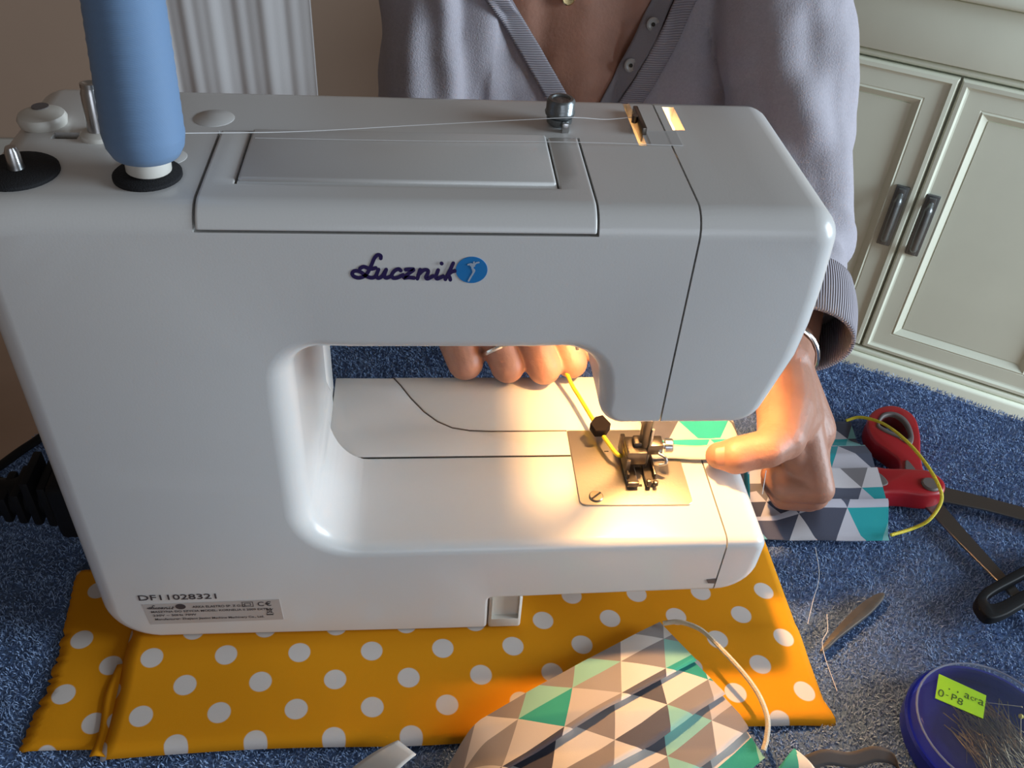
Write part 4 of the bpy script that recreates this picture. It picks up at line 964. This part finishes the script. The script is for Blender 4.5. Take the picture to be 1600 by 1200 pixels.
# nail and ring
d1 = (th3 - th2).normalized(); upn = (Vector((0, -0.70, 0.72)) - d1 * Vector((0, -0.70, 0.72)).dot(d1)).normalized(); sd = d1.cross(upn)
def nf(u, v):
    a = (u - 0.5) * 1.35; L = (v - 0.5) * 0.0125
    c = at(1132, 712, 0.0970); p = c + d1 * (L + 0.001) + (sd * math.sin(a) + upn * math.cos(a)) * (0.0109 - 0.0010 * v) + d1 * (-0.0015 * (abs(u - 0.5) * 2) ** 3)
    return p, (u, v)
obj('thumbnail', solid(grid(10, 8, nf), 0.0006), M['nail'], bodyo, smooth=180)
rc = at(777, 551, 0.1130); rp = at(793, 572, 0.0985); rd = Vector((-0.020, 0.036, 0.034)).normalized(); rc = rp + rd * 0.0135
u_ = rd.orthogonal().normalized(); v_ = rd.cross(u_)
obj('ring', sweep([rc + (u_ * math.cos(a * PI / 16) + v_ * math.sin(a * PI / 16)) * 0.0131 for a in range(32)], 0.0019, 8, closed=True), M['silver'], bodyo, label='silver ring on a finger behind the machine')
wc = W + fa * 0.010; u_ = fa.orthogonal().normalized(); v_ = fa.cross(u_)
obj('bracelet', sweep([wc + (u_ * math.cos(a * PI / 16) + v_ * math.sin(a * PI / 16)) * 0.0262 for a in range(32)], 0.0018, 8, closed=True), M['silver'], bodyo)
# hair and trousers
hm = bmesh.new(); capsule(hm, (0.138, 0.545, 0.590), (0.138, 0.535, 0.640), 0.082, 0.086); capsule(hm, (0.138, 0.575, 0.50), (0.138, 0.575, 0.58), 0.060, 0.075)
obj('hair', remesh(to_mesh(hm), 0.006, 3), M['hair'], PR, smooth=180)
tm = bmesh.new()
for s in (-1, 1): chain(tm, [(0.145 + s * 0.08, 0.648, -0.262), (0.145 + s * 0.10, 0.30, -0.268), (0.145 + s * 0.10, 0.272, FZ + 0.09)], [0.092, 0.072, 0.056])
obj('trousers', remesh(to_mesh(tm), 0.008, 3), M['trousers'], PR, smooth=180)

# shirt: torso and sleeves as one knitted garment with folds, v cut at the chest
sb = bmesh.new(); cc = at(1270, 452, 0.116); rimc = at(1269, 530, 0.128)
for x0, r in ((0.078, 0.112), (0.145, 0.112), (0.212, 0.112)): chain(sb, [(x0 + 0.01, 0.652, -0.23), (x0, 0.630, -0.03), (x0, 0.584, 0.07), (x0, 0.550, 0.16), (x0 + (0.145 - x0) * 0.1, 0.552, 0.30)], [r + 0.010, r, r, r + 0.001, r * 0.74])
chain(sb, [sh_r + Vector((0.005, 0, 0)), (0.145, 0.548, 0.372), sh_l - Vector((0.005, 0, 0))], [0.063, 0.070, 0.063])
chain(sb, [sh_l, (sh_l + el_l) / 2 + Vector((0.004, 0, 0)), el_l + Vector((0.002, 0, 0))], [0.062, 0.058, 0.050]); chain(sb, [el_l, cc], [0.048, 0.028])
chain(sb, [sh_r, (sh_r + el_r) / 2, el_r], [0.062, 0.056, 0.050]); chain(sb, [el_r, wr_r + fb_ * 0.075], [0.050, 0.036])
sm_ = remesh(to_mesh(sb), 0.0042, 10, 0.5)
NV = len(sm_.vertices); CO = np.empty(NV * 3); NO = np.empty(NV * 3); sm_.vertices.foreach_get('co', CO); sm_.vertex_normals.foreach_get('vector', NO)
CO = CO.reshape(-1, 3); NO = NO.reshape(-1, 3)
for i in range(NV):
    p = Vector(CO[i]); n = NO[i]
    w_arm = max(0.0, min(1.0, (abs(p.x - 0.145) - 0.09) / 0.06))
    f = 0.0040 * math.sin(p.x * 95 + 1.2 * math.sin(p.z * 14) + p.z * 9) * (1 - w_arm) * max(0, min(1, (abs(p.x - 0.155) - 0.055) / 0.03))
    f += w_arm * (0.0030 * math.sin(p.z * 42 + p.x * 95 + 2.6 * noise.noise(p * 9)) + 0.0040 * noise.noise(Vector((p.x * 34, p.y * 34, p.z * 13))))
    f += 0.0055 * math.sin((p.x + 0.10 * p.z) * 170 + 0.6) * max(0.0, 1 - abs(p.x - 0.035) / 0.055) * (1 if p.y < 0.56 else 0)
    f += 0.004 * noise.noise(p * 17) + 0.0022 * noise.noise(p * 40)
    CO[i] += n * f
sm_.vertices.foreach_set('co', CO.ravel()); sm_.update()
VB = aty(930, 222, 0.44); VL0 = aty(798, 0, 0.45); VR0 = aty(1066, 0, 0.45)
dl = (VL0 - VB); dr = (VR0 - VB)
vp = [(VB.x, VB.z), (VB.x + dr.x * 2.0, VB.z + dr.z * 2.0), (VB.x + dl.x * 2.0, VB.z + dl.z * 2.0)]
sbm = bmesh.new(); sbm.from_mesh(sm_)
for d_ in (dl, dr):
    fs = [f for f in sbm.faces if f.calc_center_median().y < 0.54 and f.calc_center_median().z > VB.z - 0.02]
    gm = list({v for f in fs for v in f.verts}) + list({e for f in fs for e in f.edges}) + fs
    bmesh.ops.bisect_plane(sbm, geom=gm, plane_co=(VB.x, 0, VB.z), plane_no=(d_.z, 0, -d_.x), dist=1e-6)
def in_v(p):
    a = dl.x * (p.z - VB.z) - dl.z * (p.x - VB.x); b_ = dr.x * (p.z - VB.z) - dr.z * (p.x - VB.x)
    return p.y < 0.54 and p.z > VB.z and a < 0 and b_ > 0
bmesh.ops.delete(sbm, geom=[f for f in sbm.faces if in_v(f.calc_center_median())], context='FACES')
shirt = obj('shirt', sbm, M['shirt'], PR, smooth=180)
bvh = BVHTree.FromPolygons([v.co.copy() for v in sm_.vertices], [tuple(p.vertices) for p in sm_.polygons])
bvhb = BVHTree.FromPolygons([v.co.copy() for v in coarse.vertices], [tuple(p.vertices) for p in coarse.polygons])
def front(x, z, tree=None, default=0.45):
    h = (tree or bvh).ray_cast(Vector((x, 0.0, z)), Vector((0, 1, 0)))
    return h[0].y if h[0] is not None else default
ribm = M['rib']; nt = ribm.node_tree; bs = nt.nodes['Principled BSDF']
uv = nt.nodes.new('ShaderNodeUVMap'); uv.uv_map = 'UVMap'; wv = nt.nodes.new('ShaderNodeTexWave'); wv.inputs['Scale'].default_value = 120; wv.bands_direction = 'X'
bpn = nt.nodes.new('ShaderNodeBump'); bpn.inputs['Strength'].default_value = 0.7; bpn.inputs['Distance'].default_value = 0.0012
nt.links.new(uv.outputs[0], wv.inputs['Vector']); nt.links.new(wv.outputs['Fac'], bpn.inputs['Height']); nt.links.new(bpn.outputs['Normal'], bs.inputs['Normal'])
cmx = nt.nodes.new('ShaderNodeMix'); cmx.data_type = 'RGBA'; cmx.inputs[6].default_value = (0.27, 0.25, 0.28, 1); cmx.inputs[7].default_value = (0.47, 0.44, 0.48, 1)
nt.links.new(wv.outputs['Fac'], cmx.inputs[0]); nt.links.new(cmx.outputs[2], bs.inputs['Base Color'])
def collar(d, sgn, name):
    def f(u, v):
        k = 0.02 + 1.75 * u; x = VB.x + d.x * k + sgn * 0.0205 * v; z = VB.z + d.z * k
        xs_ = VB.x + d.x * k + sgn * 0.008
        y = min(front(x, z), front(xs_ + sgn * 0.006, z)) - 0.0022 - 0.0008 * math.sin(PI * v); return (x, y, z), (u * 0.30, v * 0.02)
    return obj(name, solid(grid(60, 8, f), 0.003, 1.0), ribm, shirt, smooth=180)
collar(dl, -1, 'collar_rib'); collar(dr, 1, 'collar_rib')
def plk(u, v):
    k = 0.02 + 1.70 * u; x = VB.x + dr.x * k - 0.0175 * v + 0.001; z = VB.z + dr.z * k
    ys = front(VB.x + dr.x * k + 0.010, z) + 0.0015; yb_ = front(x, z, bvhb)
    return (x, min(ys + 0.010 * v, yb_ - 0.0015), z), (u, v)
pk = obj('placket', solid(grid(50, 8, plk), 0.0015, 1.0), M['placket'], shirt, smooth=180)
for px, py in ((1020, 38), (985, 102), (1045, -30)):
    y = 0.445
    for _ in range(8):
        q = aty(px, py, y); kk = (q.z - VB.z) / dr.z; vv = (VB.x + dr.x * kk + 0.001 - q.x) / 0.0175
        y = plk((kk - 0.02) / 1.70, min(0.85, max(0.15, vv)))[0][1] - 0.0022
    q = aty(px, py, y)
    bt = obj('button', lathe([(0.0058, 0), (0.0060, 0.0012), (0.0048, 0.0020), (0.0040, 0.0014), (0.0001, 0.0012)], 24, q, (0.1, -1, 0.25)), M['button'], shirt)
    for dx in (-0.0012, 0.0012): obj('button_hole', lathe([(0.0008, 0), (0.0008, 0.0004), (0.0001, 0.0004)], 10, q + Vector((dx, -0.0013, dx * 0.8)), (0.1, -1, 0.25)), M['gapdark'], bt) if False else None
    obj('stitch', lathe([(0.0018, 0), (0.0018, 0.0005), (0.0001, 0.0005)], 12, q + Vector((0.0001, -0.0013, 0.0003)), (0.1, -1, 0.25)), M['gapdark'], bt)
# cuff of the near sleeve: loose ribbed bell, open towards the hand
ax_ = (rimc - cc).normalized()
u_ = Vector((1, 0.2, 0)); u_ = (u_ - ax_ * u_.dot(ax_)).normalized(); v_ = ax_.cross(u_)
def cuff(u, v):
    r = 0.0262 + 0.0025 * math.sin(v * PI) - 0.001 * v + 0.0012 * math.sin(u * 2 * PI * 3 + 1); a = u * 2 * PI
    return cc + ax_ * (((rimc - cc).length + 0.008) * v - 0.008) + (u_ * math.cos(a) * 1.0 + v_ * math.sin(a) * 0.92) * r, (u * 0.24, v * 0.05)
obj('cuff', solid(grid(64, 10, cuff), 0.0028, 1.0), ribm, shirt, smooth=180, label='loose ribbed grey cuff')
# necklace
y = 0.45
for _ in range(8):
    pq = aty(887, 0, y); y = front(pq.x, pq.z, bvhb) - 0.001
nl = obj('pendant', lathe([(0.0001, 0), (0.0055, 0), (0.0060, 0.0008), (0.0052, 0.0016), (0.0001, 0.0018)], 28, (pq.x, y - 0.002, pq.z + 0.002), (0.15, -1, 0.3)), M['gold'], PR)
def nk(x, z): return Vector((x, front(x, z, bvhb) - 0.0012, z))
obj('chain', sweep(catmull([nk(pq.x - 0.035, pq.z + 0.075), nk(pq.x - 0.020, pq.z + 0.040), Vector((pq.x, y - 0.0025, pq.z + 0.0075)), nk(pq.x + 0.022, pq.z + 0.040), nk(pq.x + 0.037, pq.z + 0.075)], 6), 0.0006, 6), M['gold'], nl)
# stool
ST = thing('stool', 'plain wooden stool under the person in the grey shirt', 'stool', (0.155, 0.66, FZ))
obj('seat', lathe([(0.0001, 0.35), (0.165, 0.35), (0.17, 0.355), (0.17, 0.370), (0.16, 0.376), (0.0001, 0.376)], 40, (0.155, 0.66, FZ), cap=False), M['wood'], ST)
for a in range(4):
    c, s_ = math.cos(PI / 4 + a * PI / 2), math.sin(PI / 4 + a * PI / 2)
    obj('leg', sweep([(0.155 + c * 0.15, 0.66 + s_ * 0.15, FZ), (0.155 + c * 0.11, 0.66 + s_ * 0.11, FZ + 0.35)], 0.016, 12), M['wood'], ST)
